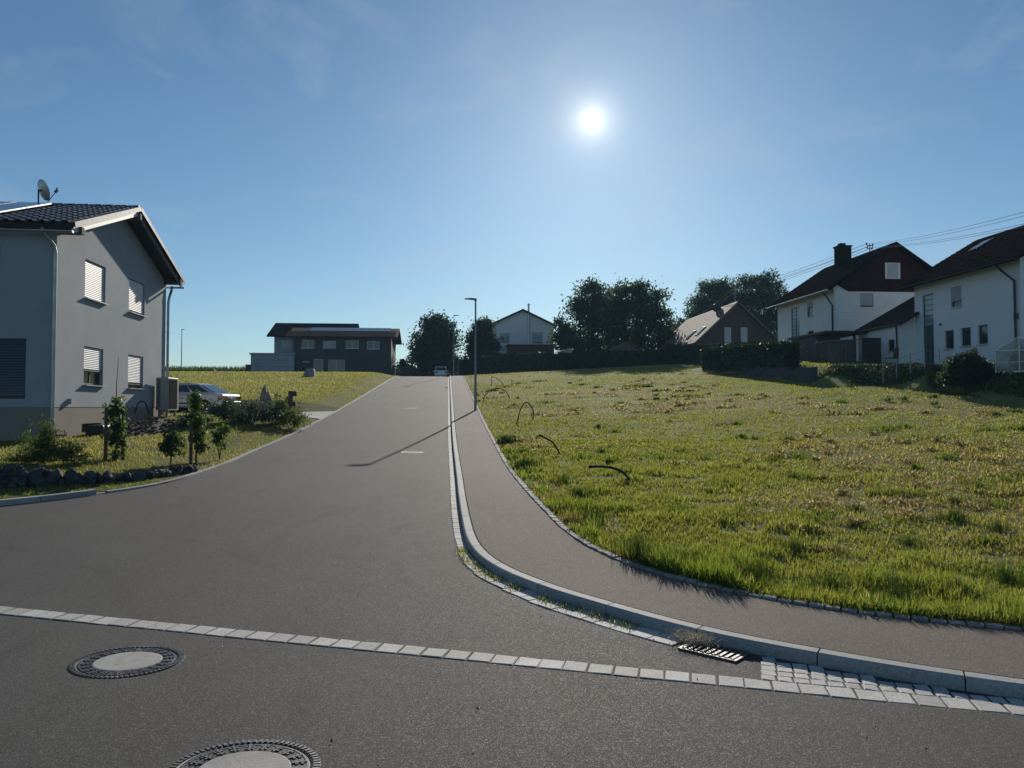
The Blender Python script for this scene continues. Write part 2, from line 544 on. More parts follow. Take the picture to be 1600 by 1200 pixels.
M = dict(
    asphalt=asphalt("asphalt", (.0535, .0515, .0505), .12, .28, 0.0, ((3.6, 10.4, 4.4), (3.6, 10.4, 6.0), (-8.0, 5.2, 5.6), (-8.0, 5.2, 7.1))),
    walk=asphalt("walk_asphalt", (.104, .086, .072), .08, .08, 31.0),
    granite=plain("granite", (.45, .435, .405), .8, .25, 55, .3, 90, rnd=.18, dirt=.35),
    kerb_granite=plain("kerb_granite", (.34, .34, .33), .8, .22, 45, .3, 90, rnd=.10, dirt=.4),
    granite_dark=plain("granite_rough", (.27, .265, .255), .85, .3, 30, .5, 40, rnd=.25, dirt=.5),
    joint=plain("joint_sand", (.07, .063, .055), .95, .3, 25),
    iron=plain("cast_iron", (.035, .034, .036), .5, .3, 30, .2, 80, metal=.6),
    iron_light=plain("worn_iron", (.17, .165, .16), .42, .25, 25, .2, 60, metal=.7),
    concrete=plain("concrete", (.33, .32, .30), .85, .15, 9, .3, 70, dirt=.4),
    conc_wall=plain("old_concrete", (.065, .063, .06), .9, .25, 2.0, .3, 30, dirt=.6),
    steel=plain("galvanised_steel", (.22, .235, .25), .45, .12, 6, metal=.55),
    zinc=plain("zinc", (.42, .42, .41), .38, .15, 3, metal=.7),
    black=plain("black_plastic", (.012, .012, .013), .38, .2, 5),
    white_metal=plain("white_metal", (.75, .75, .74), .4, .04, 3),
    plaster=plain("grey_plaster", (.325, .35, .38), .92, .07, .8, .25, 160, dirt=.16),
    plinth=plain("plinth_plaster", (.25, .215, .18), .92, .10, 1.5, .15, 150, dirt=.2),
    white_wall=plain("white_render", (.78, .775, .76), .9, .06, 1.0, .15, 120, dirt=.18),
    cool_wall=plain("pale_render", (.75, .77, .79), .9, .05, .8, .1, 100, dirt=.15),
    black_matt=plain("matt_black", (.014, .014, .015), .95, .2, 5, spec=.02),
    tile_black=plain("black_tile", (.03, .031, .036), .35, .2, 5, rnd=.3),
    tile_grey=plain("verge_tile_grey", (.20, .19, .185), .6, .12, 8, rnd=.1),
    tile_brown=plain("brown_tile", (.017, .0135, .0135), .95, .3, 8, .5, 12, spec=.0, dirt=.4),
    tile_red=plain("red_tile", (.045, .022, .018), .9, .4, 3, .6, 10, spec=.1, rnd=.35),
    tile_weather=plain("weathered_tile", (.15, .115, .095), .85, .25, 2.5, .5, 8, dirt=.5),
    shutter=plain("shutter_slat", (.72, .71, .72), .5, .03, 2),
    shutter_blue=plain("shutter_dark", (.06, .082, .115), .55, .05, 2),
    frame=plain("window_frame", (.05, .052, .055), .5, .1, 4),
    frame_white=plain("window_frame_white", (.6, .6, .59), .5, .05, 4),
    glass=tinted_glass("window_glass"),
    blind=plain("pale_blind", (.45, .47, .48), .7, .05, 2),
    glassblock=plain("glass_block", (.30, .36, .38), .15, .12, 6, spec=.6),
    greenglass=plain("green_glass", (.05, .10, .09), .2, .2, 4, spec=.6),
    clad_dark=plain("dark_cladding", (.034, .014, .015), .9, .25, 4, .3, 30, spec=.05, dirt=.3),
    clad_brown=plain("brown_boarding", (.075, .056, .052), .85, .2, 3, .3, 30, dirt=.3),
    timber=plain("grey_timber", (.13, .115, .10), .9, .3, 6, .4, 30, dirt=.5, rnd=.2),
    timber_dark=plain("dark_timber", (.05, .042, .036), .9, .3, 6, .4, 30, rnd=.2),
    anthracite=plain("anthracite_facade", (.05, .047, .045), .8, .15, 1.5, .2, 40),
    brick_red=plain("red_brick_screen", (.11, .05, .035), .85, .25, 3, .4, 20),
    solar=plain("solar_cell", (.012, .018, .04), .12, .2, 3, spec=.7),
    alu=plain("aluminium", (.55, .55, .55), .35, .06, 3, metal=.6),
    bark=plain("bark", (.06, .045, .035), .95, .3, 6, .8, 20),
    stake=plain("stake_wood", (.10, .075, .055), .9, .3, 6, .5, 30),
    driftwood=plain("driftwood", (.30, .26, .22), .9, .3, 6, .8, 25),
    soil=plain("soil", (.06, .045, .034), .97, .4, 3, 1.0, 18),
    straw=plain("straw", (.42, .33, .17), .9, .3, 30),
    straw_pale=plain("pale_straw", (.62, .53, .36), .9, .3, 30),
    rock=plain("wall_stone", (.052, .052, .058), .9, .35, 6, .9, 18, rnd=.35, dirt=.3),
    boulder=plain("pale_boulder", (.27, .25, .22), .9, .25, 2, .7, 12),
    car_silver=plain("car_paint_silver", (.36, .375, .385), .28, .04, 2, metal=.3, coat=.6),
    car_white=plain("car_paint_white", (.65, .65, .65), .3, .03, 2, coat=.6),
    tyre=plain("tyre_rubber", (.015, .015, .016), .85, .2, 8),
    lamp_red=plain("tail_lamp_red", (.35, .012, .010), .2, .1, 4, spec=.6),
    lamp_orange=plain("indicator_orange", (.55, .16, .02), .2, .1, 4, spec=.6),
    plate=plain("number_plate_white", (.7, .7, .66), .5, .03, 3),
    pump_white=plain("pump_casing", (.36, .35, .33), .5, .05, 3),
    tarp=plain("pale_fleece", (.6, .6, .58), .9, .1, 3, .3, 20),
    turf=turf("meadow_soil", (.15, .165, .045), (.29, .25, .10), (.15, .115, .055), True),
    lawn=turf("lawn_soil", (.12, .135, .038), (.22, .19, .075), (.06, .045, .03)),
    land=turf("far_land", (.07, .085, .025), (.12, .11, .04), (.07, .06, .03)),
    grass=leafy("grass_blade", (.1, .15, .03), trans=.66, attr=True, rough=.5),
    grass_shaded=leafy("grass_shaded_blade", (.1, .15, .03), trans=.18, attr=True, rough=.6),  # shaded copy of grass: self-shadow put in as less translucency
    leaf=leafy("leaf", (.064, .090, .034), .4, .52),
    leaf_light=leafy("leaf_light", (.080, .105, .034), .35, .5),
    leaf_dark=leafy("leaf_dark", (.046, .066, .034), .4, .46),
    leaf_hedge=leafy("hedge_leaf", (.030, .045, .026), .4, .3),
    leaf_fresh=leafy("leaf_fresh", (.085, .13, .03), .35, .5),
    leaf_grey=leafy("leaf_grey", (.085, .095, .075), .3, .35),
    maize=leafy("maize_leaf", (.06, .095, .025), .3, .4),
)

# ------------------------------------------------------------------ ground sheets, road, pavement
def smooth_line(pts, step=.25):
    """Catmull-Rom through 2D points, resampled evenly"""
    p = np.array(pts, float)
    P_ = np.vstack([2 * p[0] - p[1], p, 2 * p[-1] - p[-2]])
    o = []
    for i in range(1, len(P_) - 2):
        n = max(2, int(np.linalg.norm(P_[i + 1] - P_[i]) / .1))
        t = np.linspace(0, 1, n, endpoint=False)[:, None]
        a, b, c, d = P_[i - 1], P_[i], P_[i + 1], P_[i + 2]
        o.append(.5 * (2 * b + (c - a) * t + (2 * a - 5 * b + 4 * c - d) * t ** 2 + (3 * b - a - 3 * c + d) * t ** 3))
    q = np.vstack(o + [p[-1:]])
    return resample(q, step)


def resample(q, step):
    L = np.r_[0, np.cumsum(np.linalg.norm(np.diff(q, axis=0), axis=1))]
    n = max(2, int(round(L[-1] / step)) + 1)
    s = np.linspace(0, L[-1], n)
    return np.c_[np.interp(s, L, q[:, 0]), np.interp(s, L, q[:, 1])]


def lat(q):
    """unit normals to the right of travel"""
    t = np.gradient(q, axis=0)
    t /= np.linalg.norm(t, axis=1)[:, None]
    return np.c_[t[:, 1], -t[:, 0]]


def inside(poly, x, y):
    r = np.zeros(len(x), bool)
    n = len(poly)
    for i in range(n):
        x0, y0 = poly[i]
        x1, y1 = poly[(i + 1) % n]
        if y0 == y1:
            continue
        r ^= ((y0 > y) != (y1 > y)) & (x < (x1 - x0) * (y - y0) / (y1 - y0) + x0)
    return r


def region(name, poly, zfn, mat, fine=.7, lump=0.0, kind="structure"):
    poly = np.array(poly, float)
    keep = np.r_[True, np.linalg.norm(np.diff(poly, axis=0), axis=1) > 1e-3]
    poly = poly[keep]
    pts, done = [], []
    lo, hi = poly.min(0), poly.max(0)
    for (x0, x1, y0, y1, st) in ((-16, 28, -8, 34, fine), (-40, 45, -12, 95, fine * 2.4), (-800, 800, -60, 1500, 14.0)):
        a0, a1, b0, b1 = max(lo[0], x0), min(hi[0], x1), max(lo[1], y0), min(hi[1], y1)
        if a1 > a0 and b1 > b0:
            X, Y = np.meshgrid(np.arange(a0, a1, st), np.arange(b0, b1, st))
            X = X.ravel() + rng.uniform(-.3, .3, X.size) * st
            Y = Y.ravel() + rng.uniform(-.3, .3, Y.size) * st
            k = inside(poly, X, Y)
            for (u0, u1, v0, v1) in done:
                k &= ~((X > u0) & (X < u1) & (Y > v0) & (Y < v1))
            pts.append(np.c_[X[k], Y[k]])
        done.append((x0, x1, y0, y1))
    inner = np.vstack(pts) if pts else np.zeros((0, 2))
    nb = len(poly)
    # keep interior points clear of the border
    if len(inner):
        d = np.full(len(inner), 9e9)
        for i in range(nb):
            a, b = poly[i], poly[(i + 1) % nb]
            ab = b - a
            t = np.clip(((inner - a) @ ab) / max(ab @ ab, 1e-9), 0, 1)
            d = np.minimum(d, np.linalg.norm(inner - (a + t[:, None] * ab), axis=1))
        inner = inner[d > fine * .3]
    V = np.vstack([poly, inner])
    vs_, _e, fs, *_r = delaunay_2d_cdt([Vector(p) for p in V.tolist()], [(i, (i + 1) % nb) for i in range(nb)], [], 1, 1e-4)
    A = np.array([tuple(v) for v in vs_])
    Z = zfn(A[:, 0], A[:, 1])
    if lump:
        Z = Z + lump * (fbm(A[:, 0], A[:, 1], .5) - .5) * np.clip(np.abs(A[:, 0]) - 1, 0, 1)
    fs = [f if np.cross(A[f[1]] - A[f[0]], A[f[2]] - A[f[0]]) > 0 else f[::-1] for f in fs]
    b = MB()
    b.v = np.c_[A, Z].tolist()
    b.f = [tuple(f) for f in fs]
    o = b.build(name, mat, origin=(0, 0, 0), smooth=True, fixn=False)
    return tag(o, kind=kind)


_perm = rng.random((64, 64))


def vnoise(x, y):
    xi, yi = np.floor(x).astype(int), np.floor(y).astype(int)
    fx, fy = x - xi, y - yi
    fx, fy = fx * fx * (3 - 2 * fx), fy * fy * (3 - 2 * fy)
    g = lambda a, b: _perm[a % 64, b % 64]
    return (g(xi, yi) * (1 - fx) + g(xi + 1, yi) * fx) * (1 - fy) + (g(xi, yi + 1) * (1 - fx) + g(xi + 1, yi + 1) * fx) * fy


def fbm(x, y, f, oct_=4):
    r, a, t = 0, .5, 0
    for k in range(oct_):
        r = r + a * vnoise(x * f + 13.7 * k, y * f + 5.1 * k)
        t += a
        f, a = f * 2.1, a * .55
    return r / t


# the road's right-hand edge (foot of the kerb), from far up the hill to the bottom corner, then along the side street
KERB = [(.14, 96), (.14, 72), (.14, 50), (.14, 38), (.14, 27), (.16, 20.9), (.18, 16.8), (.19, 13.8), (.215, 11.7), (.25, 10.55), (.33, 9.78),
        (.46, 9.2), (.65, 8.68), (.86, 8.27), (1.06, 7.92), (1.30, 7.58), (1.74, 6.98), (2.0, 6.66), (2.28, 6.36), (2.52, 6.15),
        (2.80, 5.93), (3.22, 5.62), (3.63, 5.36), (4.05, 5.13), (4.9, 4.74), (6.5, 4.12), (9.0, 3.28), (16, 1.05), (60, -12.8)]
WALK = [(1.48, 96), (1.46, 70), (1.40, 45), (1.39, 32), (1.38, 24), (1.38, 17.9), (1.46, 14.8), (1.55, 12.75), (1.66, 11.0), (1.83, 9.98),
        (2.07, 9.2), (2.44, 8.48), (2.94, 7.82), (3.66, 7.2), (4.4, 6.8), (5.2, 6.48), (6.6, 5.95), (9.4, 5.0), (16.4, 2.75), (60, -11.1)]
LEFT = [(-5.2, 96), (-5.2, 72), (-5.2, 45), (-5.28, 32.5), (-5.36, 26.8), (-5.48, 22.6), (-5.52, 18.8), (-5.75, 16.2), (-6.45, 14.66), (-7.32, 13.5),
        (-8.6, 12.5), (-10.5, 11.9), (-14, 12.2), (-60, 26.0)]
WALL = [(-5.72, 18.0), (-6.35, 16.3), (-7.17, 15.3), (-8.2, 14.75), (-9.6, 14.35), (-13, 14.6), (-60, 28.6)]
GUT_A, GUT_B = np.array((-4.05, 7.42)), np.array((3.86, 4.94))   # the row of setts across the mouth of the road
GU = (GUT_B - GUT_A) / np.linalg.norm(GUT_B - GUT_A)
GN = np.array((-GU[1], GU[0]))

kerb_l = smooth_line(KERB, .25)
walk_l = smooth_line(WALK, .25)
left_l = smooth_line(LEFT, .25)
wall_l = smooth_line(WALL, .25)


def off_line(l, d):
    """shift to the right-hand side of the road (towards the meadow) by d"""
    n = lat(l)
    return l + n * (d if n[0][0] > 0 else -d)


kerb_in = off_line(kerb_l, .13)


def zroad(X, Y):
    return road_z(X, Y)


def zwalk(X, Y):
    return road_z(X, Y) + .10


# road: between left edge and kerb foot, with the side street in front
road_poly = np.vstack([kerb_l, [(58, -19.5), (0, -2.0), (-60, 16.5)], left_l[::-1]])
road = region("road", road_poly, zroad, M["asphalt"], fine=.6)
walk_poly = np.vstack([kerb_in, walk_l[::-1]])
sidewalk = region("sidewalk", walk_poly, zwalk, M["walk"], fine=.6)
edge_out = off_line(walk_l, .09)
mead_poly = np.vstack([edge_out, [(400, -60), (700, 400), (700, 1200), (-1.0, 1200), (-1.0, 96)]])
meadow = region("meadow", mead_poly, lambda X, Y: H(X, Y) - .015, M["turf"], fine=.55, lump=.10)
wi = int(np.argmin(np.linalg.norm(left_l - np.array((-5.5, 18.4)), axis=1)))
left_off = off_line(left_l, -.07)
lawn_poly = np.vstack([left_off[:wi], wall_l, [(-500, 60), (-700, 400), (-700, 1200), (-1.0, 1200), (-1.0, 96)]])
lawn = region("lawn", lawn_poly, H, M["lawn"], fine=.6, lump=.05)
def edge_dist(x, y, line):
    q = resample(line, .3)
    d = np.full(len(x), 9e9)
    for i in range(0, len(q), 1):
        d = np.minimum(d, (x - q[i, 0]) ** 2 + (y - q[i, 1]) ** 2)
    return np.sqrt(d)


def verge_z(X, Y):
    return road_z(X, Y) + .028 + .08 * sm((edge_dist(X, Y, left_l) - .12) / .9)


verge_poly = np.vstack([left_off[wi - 1:], wall_l[::-1]])
verge = region("verge", verge_poly, verge_z, M["lawn"], fine=.4)
south_poly = [(58, -19.6), (0, -2.1), (-60, 16.4), (-400, 60), (-400, -200), (400, -200), (400, -60), (60, -12.9)]
region("ground", south_poly, lambda X, Y: road_z(np.clip(X, -14, 14), np.maximum(Y, -40)) - .02, M["land"], fine=1.5)


def sweep(path, nrm_, zf, sec):
    """closed section [(across, up)] along a 2D path -> verts, faces"""
    n, k = len(path), len(sec)
    v, f = [], []
    for i in range(n):
        z = float(zf(path[i][0], path[i][1]))
        for a, b in sec:
            v.append((path[i][0] + nrm_[i][0] * a, path[i][1] + nrm_[i][1] * a, z + b))
    for i in range(n - 1):
        for j in range(k):
            j2 = (j + 1) % k
            f.append((i * k + j, i * k + j2, (i + 1) * k + j2, (i + 1) * k + j))
    f.append(tuple(range(k))[::-1])
    f.append(tuple(range((n - 1) * k, n * k)))
    return v, f


def stone_run(host, name, line, side, sec, length, gap, near, zf, mats, far_name, seg=.25, jit=0.0):
    """stones laid end to end along a line: separate parts where near(x, y), the rest one joined part"""
    q = resample(line, .05)
    n = lat(q) * side
    m = max(3, int(length / .05))
    far = MB()
    i = 0
    while i + 3 < len(q):
        mm = max(3, int(m * (1 + random.uniform(-jit, jit))))
        if len(q) - 1 - (i + mm) < m * .5:
            mm = len(q) - 1 - i
        g = max(1, int(gap / .05))
        idx = np.linspace(i, min(i + mm, len(q) - 1), max(2, int(length / seg) + 1))
        ii = np.clip(np.round(idx).astype(int), 0, len(q) - 1)
        path = q[ii].copy()
        d0 = path[1] - path[0]
        path[0] += d0 / np.linalg.norm(d0) * gap / 2
        d1 = path[-1] - path[-2]
        path[-1] -= d1 / np.linalg.norm(d1) * gap / 2
        dz, da = random.uniform(-jit, jit) * .02, random.uniform(-jit, jit) * .03
        v, f = sweep(path, n[ii], lambda x, y: zf(x, y) + dz, [(a + da, b) for a, b in sec])
        c = path.mean(0)
        if near(c[0], c[1]):
            MB().add(v, f).build(name, mats, host)
        elif abs(c[0]) < 16:
            far.add(v, f)
        i += mm
    if far.v:
        tag(far.build(far_name, mats, host), kind="stuff")


# raised kerb along the pavement
side_k = 1 if lat(kerb_l)[0][0] > 0 else -1
kerb = thing("kerb", None, None, (1.0, 8.0, road_z(1, 8)))
tag(kerb, kind="structure")
ksec = [(0, -.2), (0, .075), (.012, .098), (.025, .105), (.125, .108), (.127, -.2)]
stone_run(kerb, "kerb_stone", kerb_l, 1 if lat(kerb_l)[0][0] > 0 else -1, ksec, 1.0, .012, lambda x, y: y < 34 and x < 5.2, zroad, M["kerb_granite"], "far_kerb_stones")
MB().add(*sweep(resample(kerb_l, .5), lat(resample(kerb_l, .5)) * (1 if lat(kerb_l)[0][0] > 0 else -1), zroad, [(.006, -.22), (.006, .06), (.119, .06), (.119, -.22)])).build("kerb_bed", M["joint"], kerb)

jl = resample(kerb_l[kerb_l[:, 0] < 14], .3)
MB().add(*sweep(jl, lat(jl) * side_k, zroad, [(.128, .05), (.128, .1075), (.146, .1065), (.146, .05)])).build("joint_strip", M["black_matt"], kerb)

# strip of small setts at its foot
gi = int(np.argmin(np.linalg.norm(kerb_l - np.array((2.02, 6.64)), axis=1)))
gutter = thing("kerb_gutter", None, None, (.3, 9.5, road_z(.3, 9.5)))
tag(gutter, kind="structure")
side_k = 1 if lat(kerb_l)[0][0] > 0 else -1
mid_b = int(np.argmin(np.linalg.norm(kerb_l - np.array((.80, 8.38)), axis=1)))
bend = int(np.argmin(np.linalg.norm(kerb_l - np.array((.30, 9.95)), axis=1)))
cutp = [bend + int((gi - bend) * t) for t in (0, .15, .3, .45, .6, 1.0)]
for seg_, wg in [(kerb_l[:bend + 1], .135)] + [(kerb_l[cutp[k]:cutp[k + 1] + 1], (.16, .19, .22, .25, .28)[k]) for k in range(5)]:
    stone_run(gutter, "gutter_sett", seg_, side_k, [(-wg, -.05), (-wg, .007), (-wg + .007, .014), (-.014, .012), (-.006, .004), (-.006, -.05)], .2, .014,
              lambda x, y: y < 13.5, zroad, M["granite"], "far_gutter_setts", seg=.2, jit=.12)
    q_ = resample(seg_, .4)
    MB().add(*sweep(q_, lat(q_) * side_k, zroad, [(-wg - .008, -.05), (-wg - .008, .0045), (-.001, .0045), (-.001, -.05)])).build("gutter_bed", M["joint"], gutter)

# flush stones along the meadow side of the pavement and along the left-hand edge of the road
edging = thing("pavement_edging", None, None, (2.4, 8.5, zwalk(2.4, 8.5)))
tag(edging, kind="structure")
stone_run(edging, "edging_sett", walk_l, 1 if lat(walk_l)[0][0] > 0 else -1, [(.002, -.1), (.002, .012), (.01, .02), (.09, .022), (.1, .012), (.1, -.1)], .17, .02,
          lambda x, y: y < 15 and x < 6.2, zwalk, M["granite_dark"], "far_edging_setts", seg=.17, jit=.3)
redge = thing("road_edging", None, None, (-5.5, 20, road_z(-5.5, 20)))
tag(redge, kind="structure")
sl = 1 if lat(left_l)[0][0] > 0 else -1
li = int(np.argmin(np.linalg.norm(left_l - np.array((-6.35, 14.8)), axis=1)))
stone_run(redge, "kerb_stone", left_l[li:], sl, [(-.13, -.12), (-.13, .085), (-.12, .095), (.0, .092), (.012, .08), (.014, -.12)], 1.0, .012, lambda x, y: x > -11, zroad, M["kerb_granite"], "far_kerb_stones", jit=.05)
stone_run(redge, "edging_stone", left_l[:li], sl, [(-.11, -.12), (-.11, .03), (-.10, .038), (.012, .036), (.018, .03), (.018, -.12)], 1.0, .012,
          lambda x, y: y < 30 and x > -9, zroad, M["granite_dark"], "far_edging_stones", jit=.05)

for host_, line_, sd_, zf_, a_, c_ in ((redge, left_l, sl, zroad, -.15, .03), (edging, walk_l, 1 if lat(walk_l)[0][0] > 0 else -1, zwalk, -.02, .13)):
    q_ = resample(line_, .4)
    MB().add(*sweep(q_, lat(q_) * sd_, zf_, [(a_, -.16), (a_, -.006), (c_, -.006), (c_, -.16)])).build("edging_bed", M["joint"], host_)

# row of pale setts across the mouth of the road
row = thing("sett_row", None, None, (0, 6.1, road_z(0, 6.1)))
tag(row, kind="structure")
sett_meshes = []
for k in range(6):
    b = MB()
    b.bbox((0, 0, 0), .176 + random.uniform(-.004, .004), .196 + random.uniform(-.004, .004), .1, .006)
    for i in range(8, 12):
        x, y, z = b.v[i]
        b.v[i] = (x + random.uniform(-.003, .003), y + random.uniform(-.003, .003), z + random.uniform(-.004, .002))
    o_ = b.build("sett", M["granite"], origin=(0, 0, 0))
    sett_meshes.append(o_.data)
    bpy.data.objects.remove(o_)
gang = math.atan2(GU[1], GU[0])
s = -3.2
far_b = MB()
while s < 12:
    p = GUT_A + GU * s
    nz = road_z(p[0], p[1])
    gx = (road_z(p[0] + GU[0] * .2, p[1] + GU[1] * .2) - road_z(p[0] - GU[0] * .2, p[1] - GU[1] * .2)) / .4
    inst("sett", sett_meshes[random.randrange(6)], row, (p[0], p[1] + random.uniform(-.004, .004), nz - .05 + .011),
         (random.uniform(-.012, .012), -math.atan(gx), gang + random.uniform(-.025, .025)))
    s += .186 + random.uniform(-.004, .008)
pl = np.array([GUT_A + GU * t for t in np.linspace(-3.3, 12.1, 40)])
MB().add(*sweep(pl, np.repeat(GN[None], 40, 0), zroad, [(-.104, -.05), (-.104, .005), (.104, .005), (.104, -.05)])).build("row_bed", M["joint"], row)

# wedge of small cobbles between that row and the kerb
patch = thing("cobble_wedge", None, None, (3.2, 5.4, road_z(3.2, 5.4)))
tag(patch, kind="structure")
cob_meshes = []
for k in range(6):
    b = MB()
    b.bbox((0, 0, 0), .106 + random.uniform(-.010, .004), .108 + random.uniform(-.008, .004), .09, .006)
    for i in range(8, 12):
        x, y, z = b.v[i]
        b.v[i] = (x + random.uniform(-.005, .005), y + random.uniform(-.005, .005), z + random.uniform(-.005, .002))
    o_ = b.build("cobble", M["granite"], origin=(0, 0, 0))
    cob_meshes.append(o_.data)
    bpy.data.objects.remove(o_)
kq = resample(kerb_l[(kerb_l[:, 1] < 9) & (kerb_l[:, 0] < 12)], .05)
s_start = float((np.array((2.62, 6.0)) - GUT_A) @ GU) - .12
bed_pts = []
for r_ in range(8):
    t = .104 + .061 + r_ * .119
    s = s_start + .012 * math.sin(r_ * 1.1) + .004 * r_ * r_
    while s < s_start + 3.6:
        p = GUT_A + GU * s + GN * t
        d = np.linalg.norm(kq - p, axis=1)
        j = int(d.argmin())
        inside_road = (p - kq[j]) @ np.array((-.56, -.83)) > 0
        if inside_road and d[j] > .045:
            gx = (road_z(p[0] + GU[0] * .2, p[1] + GU[1] * .2) - road_z(p[0] - GU[0] * .2, p[1] - GU[1] * .2)) / .4
            inst("cobble", cob_meshes[random.randrange(6)], patch, (p[0], p[1], road_z(p[0], p[1]) - .045 + .014),
                 (random.uniform(-.02, .02), -math.atan(gx) + random.uniform(-.015, .015), gang + random.uniform(-.03, .03)))
        s += .1175 + random.uniform(-.002, .002)
# sand bed below the cobbles
e0, e1 = s_start - .08, s_start + 3.7
bp = [GUT_A + GU * e0 + GN * .105, GUT_A + GU * e1 + GN * .105]
kk = [p for p in off_line(kq, -.004) if e0 < (p - GUT_A) @ GU < e1]
kk.sort(key=lambda p: -((p - GUT_A) @ GU))
bp += kk
b = MB()
nb_ = len(bp)
b.add([(p[0], p[1], road_z(p[0], p[1]) + .0045) for p in bp], [tuple(range(nb_))])
b.build("cobble_bed", M["joint"], patch)


# ------------------------------------------------------------------ manhole covers and road drain
def manhole(px, py, label, detail=True, r=.39):
    r = r if detail else .33
    c = on_ground(px, py, fn=road_z)
    c.z -= .005
    gx = float(road_z(c.x + .3, c.y) - road_z(c.x - .3, c.y)) / .6
    gy = float(road_z(c.x, c.y + .3) - road_z(c.x, c.y - .3)) / .6
    n = Vector((-gx, -gy, 1)).normalized()
    ux = Vector((1, 0, gx)).normalized()
    ux = (ux - n * ux.dot(n)).normalized()
    ax = (ux, n.cross(ux), n)
    t = thing("manhole_cover", label, "manhole cover", c, "manhole covers in the road")
    seg = 48 if detail else 24
    MB().lathe(c, [(r - .055, -.03), (r - .055, .009), (r - .045, .012), (r - .004, .011), (r, .005), (r, -.03)], seg, ax=ax).build("frame", M["iron"], t)
    MB().lathe(c, [(r - .06, -.03), (r - .06, .0085), (r - .075, .010), (r - .15, .0095), (r - .152, -.03)], seg, ax=ax).build("iron_ring", M["iron"], t)
    MB().lathe(c, [(r - .155, -.03), (r - .155, .010), (r - .165, .0135), (0, .015)], seg, ax=ax).build("concrete_disc", M["concrete"], t)
    if detail:
        b = MB()
        nn = 22
        for k in range(nn):
            a = 2 * math.pi * k / nn
            d = ax[0] * math.cos(a) + ax[1] * math.sin(a)
            s_ = ax[0] * -math.sin(a) + ax[1] * math.cos(a)
            b.box(c + d * (r - .113) + n * .011, .078, .010, .010, (d, s_, n))
            for q in (-.3, .3):
                a2 = a + 2 * math.pi / nn * (.5 + q)
                d2 = ax[0] * math.cos(a2) + ax[1] * math.sin(a2)
                s2 = ax[0] * -math.sin(a2) + ax[1] * math.cos(a2)
                for rr in (r - .128, r - .098):
                    b.box(c + d2 * rr + n * .011, .014, .014, .008, (d2, s2, n))
        b.build("rib", M["iron_light"], t)
        tag(t.children[-1], kind="stuff")
        b = MB()
        nn = 72
        for k in range(nn):
            a = 2 * math.pi * k / nn
            d = ax[0] * math.cos(a) + ax[1] * math.sin(a)
            s_ = ax[0] * -math.sin(a) + ax[1] * math.cos(a)
            b.box(c + d * (r - .025) + n * .013, .034, .017, .007, (d, s_, n))
        b.build("stud", M["iron_light"], t)
        tag(t.children[-1], kind="stuff")
        MB().lathe(c, [(r - .078, .008), (r - .078, .0125), (r - .068, .0125), (r - .068, .008)], seg, ax=ax).build("rim", M["iron_light"], t)
    return t


manhole(381, 1204, "round manhole cover cut off by the bottom edge, iron ring round a concrete disc")
manhole(200, 1034, "whole round manhole cover just in front of the pale sett row")
manhole(644, 707, "small round manhole cover in the uphill lane beside the lamp shadow", False)
manhole(644, 638, "faint distant manhole cover high up the road, level with the lamp foot", False)

# the drain at the foot of the kerb
dc = np.array((2.24, 6.26))
j = int(np.argmin(np.linalg.norm(kq - dc, axis=1)))
du = kq[j + 4] - kq[j - 4]
du /= np.linalg.norm(du)
dn = np.array((du[1], -du[0]))
dc = kq[j] + dn * .165
cz = float(road_z(dc[0], dc[1]))
C3 = Vector((dc[0], dc[1], cz))
U3 = Vector((du[0], du[1], float(road_z(*(dc + du * .2)) - road_z(*(dc - du * .2))) / .4)).normalized()
N3 = Vector((dn[0], dn[1], float(road_z(*(dc + dn * .2)) - road_z(*(dc - dn * .2))) / .4)).normalized()
W3 = U3.cross(N3) if U3.cross(N3).z > 0 else N3.cross(U3)
drain = thing("road_drain", "rectangular iron drain grate at the foot of the kerb, straw caught on it", "drain", C3)
b = MB()
for sx, sy, lx, ly in ((0, -.135, .50, .022), (0, .135, .50, .022), (-.24, 0, .022, .25), (.24, 0, .022, .25)):
    b.box(C3 + U3 * sx + N3 * sy + W3 * .0, lx, ly, .034, (U3, N3, W3))
b.build("frame", M["iron_light"], drain)
for k in range(9):
    bb = MB()
    bb.box(C3 + U3 * (-.208 + k * .052) + W3 * .008, .024, .25, .03, (U3, N3, W3))
    bb.build("bar", M["iron_light"], drain)
MB().box(C3 + W3 * .0065, .46, .245, .006, (U3, N3, W3)).build("pit", M["black"], drain)  # black plate on the uncut road: shade below the bars as colour
pc = on_ground(698, 606, fn=road_z)
d2 = thing("road_drain", "small dark drain grate in the gutter high up the road", "drain", pc)
b = MB().box(pc + Vector((-.02, 0, 0)), .26, .5, .024)
b.build("frame", M["iron"], d2)
bb = MB()
for k in range(6):
    bb.box(pc + Vector((-.02, -.2 + k * .08, .013)), .22, .03, .008)
bb.build("bars", M["iron_light"], d2)
tag(d2.children[-1], kind="stuff")

# ------------------------------------------------------------------ houses
Z3 = Vector((0, 0, 1))


